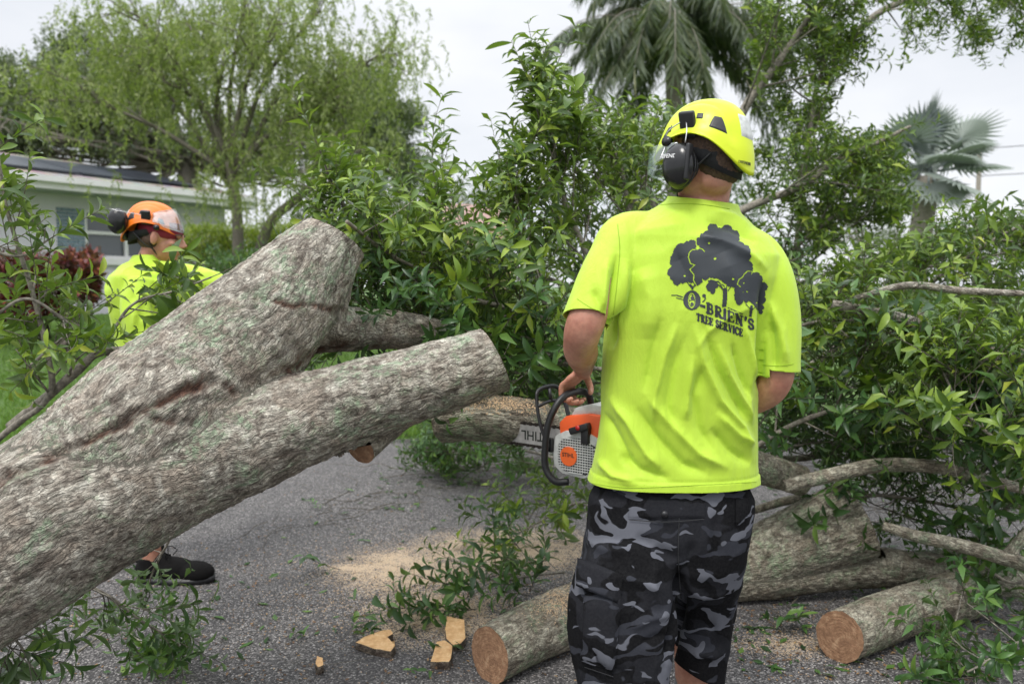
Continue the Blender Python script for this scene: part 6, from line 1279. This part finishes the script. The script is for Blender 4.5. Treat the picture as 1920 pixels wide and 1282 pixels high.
# with local y as the extrusion axis the outlines below are in (x, z)
def sprism(name, poly, y0, y1, mat, parent=saw, bev=.004):
    bm = bmesh.new(); n = len(poly); a = [bm.verts.new((x, y0, z)) for x, z in poly]; b = [bm.verts.new((x, y1, z)) for x, z in poly]; bm.faces.new(a); bm.faces.new(b[::-1])
    for i in range(n): bm.faces.new((a[i], b[i], b[(i + 1) % n], a[(i + 1) % n]))
    bmesh.ops.recalc_face_normals(bm, faces=bm.faces[:])
    if bev: bmesh.ops.bevel(bm, geom=bm.edges[:], offset=bev, segments=2, affect='EDGES', profile=.6, clamp_overlap=True)
    bm.verts.ensure_lookup_table(); V = [tuple(SM @ v.co) for v in bm.verts]; F = [[v.index for v in f.verts] for f in bm.faces]; bm.free(); mb = MB(); mb.add(V, F); return build(name, mb, M[mat], parent, True, 35)
sprism('crankcase', [(.085, -.075), (.095, .0), (.06, .045), (-.16, .045), (-.17, -.06), (-.10, -.085)], -.05, .06, 'saw_grey')
cover = sprism('top_cover', [(.055, .026), (.060, .075), (.035, .098), (-.05, .112), (-.15, .108), (-.17, .05), (-.16, .026)], -.055, .070, 'saw_orange', bev=.009)
sprism('air_filter_cover', [(.03, .095), (.01, .125), (-.05, .142), (-.13, .138), (-.15, .105), (-.05, .108)], -.045, .050, 'saw_grey', bev=.008)
st_ = sprism('starter_cover', [(.078, -.03), (.070, .030), (.03, .052), (-.05, .056), (-.10, .035), (-.115, -.02), (-.095, -.075), (-.04, -.095), (.04, -.090), (.07, -.07)], .060, .078, 'saw_grey', bev=.006)
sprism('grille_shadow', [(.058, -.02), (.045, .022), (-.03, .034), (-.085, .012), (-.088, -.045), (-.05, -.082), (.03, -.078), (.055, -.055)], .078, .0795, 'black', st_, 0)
mb = MB()
def inside(x, z): return (abs(x + .012) / .072) ** 2.6 + (abs(z + .022) / .060) ** 2.6 < 1
for k in range(15):
    z = -.080 + k * .0083; xs_ = [x for x in np.linspace(-.09, .065, 80) if inside(x, z)]
    if len(xs_) > 2: mb.box(tuple(SM @ Vector(((xs_[0] + xs_[-1]) / 2, .081, z))), ((xs_[-1] - xs_[0]) / 2, .0016, .0015), SR)
for k in range(17):
    x = -.085 + k * .0093; zs_ = [z for z in np.linspace(-.085, .04, 80) if inside(x, z)]
    if len(zs_) > 2: mb.box(tuple(SM @ Vector((x, .0805, (zs_[0] + zs_[-1]) / 2))), (.0009, .0012, (zs_[-1] - zs_[0]) / 2), SR)
build('grille', mb, M['saw_grey'], st_, False)
mb = MB(); mb.tube([tuple(SW(.012, .0795, -.028)), tuple(SW(.012, .086, -.028))], .031, 36, smooth=False); dk = build('badge', mb, M['disc'], st_, True, 35)
TM = SM @ Matrix(((-1, 0, 0, .012), (0, 0, 1, .0866), (0, 1, 0, -.024), (0, 0, 0, 1))); put_text('lettering', 'STIHL', .018, TM, M['ink'], st_)
TM = SM @ Matrix(((-1, 0, 0, .012), (0, 0, 1, .0866), (0, 1, 0, -.040), (0, 0, 0, 1))); put_text('lettering', 'MS 362', .009, TM, M['ink'], st_) if False else None
mb = MB(); mb.box(tuple(SW(-.030, .083, .066)), (.036, .014, .011), SR @ Matrix.Rotation(.35, 4, 'Y'), bev=.005); mb.box(tuple(SW(-.050, .080, .045)), (.014, .010, .026), SR, bev=.004); build('starter_handle', mb, M['black'], st_)
mb = MB(); mb.tube([tuple(SW(-.030, .097, .070)), tuple(SW(-.030, .0985, .070))], .008, 16, smooth=False); build('badge', mb, M['red'], st_)
mb = MB(); 
for k in range(4): mb.box(tuple(SW(-.098 - .0 * k, .079, .022 - k * .017)), (.018, .003, .003), SR)
build('fin', mb, M['saw_grey'], st_, False)
# front handle: a tube arching over the saw from the lower left side to the right side
hb = [SW(.02, .070, -.115), SW(.055, .098, -.112), SW(.085, .108, -.07), SW(.086, .108, .0), SW(.078, .104, .07), SW(.062, .088, .125), SW(.050, .055, .158), SW(.042, .0, .168), SW(.036, -.06, .160), SW(.034, -.088, .12), SW(.030, -.085, .02)]
mb = MB(); mb.tube([tuple(q) for q in hb], .0115, 14, seg=60); build('front_handle', mb, M['black'], saw)
# hand guard
mb = MB(); gd = [SW(.095, .080, -.005), SW(.120, .085, .06), SW(.140, .078, .13), SW(.148, .055, .172), SW(.148, -.05, .172), SW(.128, -.07, .12), SW(.095, -.06, .04)]
mb.tube([tuple(q) for q in gd], .008, 10, seg=40, sq=.7); mb.tube([tuple(SW(.134, .080, .122)), tuple(SW(.138, .0, .130)), tuple(SW(.134, -.07, .122))], .006, 8); mb.tube([tuple(SW(.145, .0, .172)), tuple(SW(.137, .0, .130))], .006, 8); mb.box(tuple(SW(.092, .082, .0)), (.020, .008, .024), SR, bev=.006); mb.tube([tuple(SW(.088, .088, -.004)), tuple(SW(.088, .096, -.004))], .010, 14); build('hand_guard', mb, M['black'], saw)
mb = MB(); mb.tube([tuple(SW(-.15, -.01, .03)), tuple(SW(-.20, -.01, .05)), tuple(SW(-.28, -.01, .055)), tuple(SW(-.36, -.01, .035)), tuple(SW(-.385, -.01, -.02)), tuple(SW(-.36, -.01, -.075)), tuple(SW(-.27, -.01, -.085)), tuple(SW(-.15, -.01, -.06))], .015, 12, seg=50); build('rear_handle', mb, M['black'], saw)
# guide bar with chain
BL = .50; bp = [(.07, -.035), (.07, .032), (.45, .030), (.48, .024), (.497, .010), (.502, -.003), (.497, -.016), (.48, -.029), (.45, -.035)]
br = sprism('guide_bar', bp, -.036, -.031, 'bar', bev=.0)
mb = MB(); loop = [(x, z) for x, z in bp[2:]]; path_ = [(.07, .036)] + [(x, .036) for x in np.linspace(.09, .45, 30)] + [(.482, .030), (.501, .014), (.508, -.003), (.501, -.020), (.482, -.036)] + [(x, -.041) for x in np.linspace(.45, .09, 30)] + [(.07, -.041)]
for i in range(len(path_) - 1):
    a, b = path_[i], path_[i + 1]; c = ((a[0] + b[0]) / 2, (a[1] + b[1]) / 2); an = math.atan2(b[1] - a[1], b[0] - a[0]); mb.box(tuple(SW(c[0], -.0335, c[1])), (.0050, .0035, .0030 + .0028 * (i % 2)), SR @ Matrix.Rotation(-an, 4, 'Y'))
tag(build('chain', mb, M['chain'], saw, False), kind='stuff')
TM = SM @ Matrix(((1, 0, 0, .225), (0, 0, 1, -.0306), (0, -1, 0, -.003), (0, 0, 0, 1))); put_text('lettering', 'STIHL', .046, TM, M['ink'], br)
TM = SM @ Matrix(((1, 0, 0, .325), (0, 0, 1, -.0306), (0, -1, 0, -.001), (0, 0, 0, 1))); mb = MB(); mb.box(tuple(SW(.322, -.0306, -.004)), (.018, .0002, .006), SR); build('mark', mb, M['sticker'], br, False)

# ------------------------------------------------------------------ man with the orange helmet
D2 = 3.83; m2x = P(285, 700, D2).x
man2 = thing('person', 'man in a lime shirt facing right behind the fallen trunk, red cap under his helmet', 'person', (m2x, D2, 0))
R2 = Matrix.Rotation(math.radians(-84), 4, 'Z') @ Matrix.Rotation(math.radians(-9), 4, 'X'); H2 = P(303, 446, D2)
hR = (P(300, 700, D2 - .05)); 
ch2 = [
 [(vec(m2x - .02, D2, .90), .13), (vec(m2x - .0, D2, 1.08), .135), (P(275, 580, D2), .11), (P(268, 535, D2), .10), (P(274, 510, D2), .075)],
 [(P(272, 512, D2), .07), (P(282, 488, D2), .060), (P(292, 462, D2), .058)],
 [(P(268, 545, D2 - .10), .045), (P(262, 600, D2 - .2), .050), (P(290, 670, D2 - .24), .044), (P(350, 690, D2 - .2), .038), (P(400, 670, D2 - .15), .027)],
 [(P(285, 525, D2 + .14), .062), (P(345, 560, D2 + .15), .050), (P(390, 590, D2 + .12), .044), (P(430, 560, D2 + .1), .036), (P(462, 548, D2 + .05), .027)],
 [(vec(m2x - .01, D2 - .09, .88), .105), (vec(P(300, 900, D2).x, D2 - .10, .50), .062), (vec(P(292, 1000, D2).x, D2 - .09, .32), .058), (vec(P(300, 1060, D2).x, D2 - .08, .10), .042)],
 [(vec(m2x - .03, D2 + .09, .88), .105), (vec(m2x - .17, D2 + .16, .50), .062), (vec(m2x - .31, D2 + .20, .30), .058), (vec(m2x - .38, D2 + .22, .10), .042)]]
make_body(man2, ch2, [(tuple(H2), R2, True)], [dict(wrist=P(400, 670, D2 - .15), fwd=vec(.9, .1, -.2), palm=vec(.1, .3, -.9), side=vec(0, -.4, .9), curl=.7), dict(wrist=P(462, 548, D2 + .05), fwd=vec(.9, -.1, -.2), palm=vec(.1, -.3, -.9), side=vec(0, .4, .9), curl=.7)], voxel=.0055)
H2v = Vector(H2); W2 = lambda x, y, z: H2v + R2.to_3x3() @ Vector((x, y, z))
mb = MB(); mb.ell(tuple(W2(0, -.008, .034)), (.081, .104, .070), R2, 28, 18); build('cap', mb, M['red_cloth'], man2)
mb = MB(); mb.ell(tuple(W2(0, -.035, -.012)), (.077, .074, .060), R2, 20, 12); build('hair', mb, M['hair'], man2)
for sg in (-1, 1):
    mb = MB(); mb.ell(tuple(W2(sg * .034, .082, .004)), (.010, .005, .0045), R2, 12, 8); build('eye', mb, M['hair'], man2)  # eyes coloured dark all over, standing in for the shade in the sockets
    mb = MB(); mb.tube([tuple(W2(sg * .018, .098, .022)), tuple(W2(sg * .036, .094, .027)), tuple(W2(sg * .054, .078, .020))], .0035, 6); build('eyebrow', mb, M['hair'], man2)
mb = MB(); q = lambda xl, xr, y, dep: ringpx(xl, xr, y, D2, dep)
mb.rings([q(228, 345, 760, .15), q(230, 345, 700, .155), q(226, 345, 640, .16), q(216, 342, 590, .175), q(212, 335, 545, .19), q(222, 322, 518, .19), q(236, 312, 500, .12), q(246, 306, 490, .075), q(252, 302, 478, .066)])
for pts in ([(P(268, 530, D2 - .13), .075), (P(262, 590, D2 - .19), .078), (P(275, 640, D2 - .22), .074), (P(285, 665, D2 - .235), .07)], [(P(285, 528, D2 + .13), .075), (P(335, 550, D2 + .15), .070), (P(380, 572, D2 + .13), .066)], [(P(300, 515, D2 - .05), .06), (P(345, 520, D2 - .12), .062), (P(392, 530, D2 - .14), .060), (P(425, 545, D2 - .14), .055)]):
    mb.tube([tuple(a) for a, b in pts], [b for a, b in pts], 24, seg=20)
me = remesh(mb, .008, 4, .6); folds(me, [([(240, 520), (260, 560), (250, 620)], 6, 10), ([(300, 530), (290, 570), (300, 640)], 6, -10), ([(260, 600), (300, 620), (330, 660)], 6, 8), ([(300, 500), (340, 512), (380, 525)], 5, -8), ([(240, 640), (280, 680), (320, 690)], 6, -8)], .009, (7, 7, 5), k=3); finish(me, 'shirt', M['lime'], man2)
mb = MB(); mb.rings([q(226, 345, 690, .14), q(226, 345, 760, .15), q(228, 345, 820, .16)]); 
for pts in ([(vec(m2x - .01, D2 - .09, .86), .115), (vec(P(300, 900, D2).x, D2 - .10, .62), .105), (vec(P(302, 900, D2).x, D2 - .10, .46), .10)], [(vec(m2x - .03, D2 + .09, .86), .115), (vec(m2x - .13, D2 + .13, .62), .105), (vec(m2x - .19, D2 + .16, .46), .10)]): mb.tube([tuple(a) for a, b in pts], [b for a, b in pts], 24, seg=16)
me = remesh(mb, .010, 3); finish(me, 'shorts', M['darkcloth'], man2)
shoe(man2, vec(P(298, 1060, D2).x, D2 - .08, 0), math.radians(-92), s=1.12); shoe(man2, vec(m2x - .38, D2 + .22, 0), math.radians(-85), s=1.12)
helmet('orange helmet with ear muffs swung back, worn by the man behind the trunk', P(284, 424, D2) + vec(0, 0, -.012), R2 @ Matrix.Rotation(math.radians(4), 4, 'X'), 'helm_o', True, False)
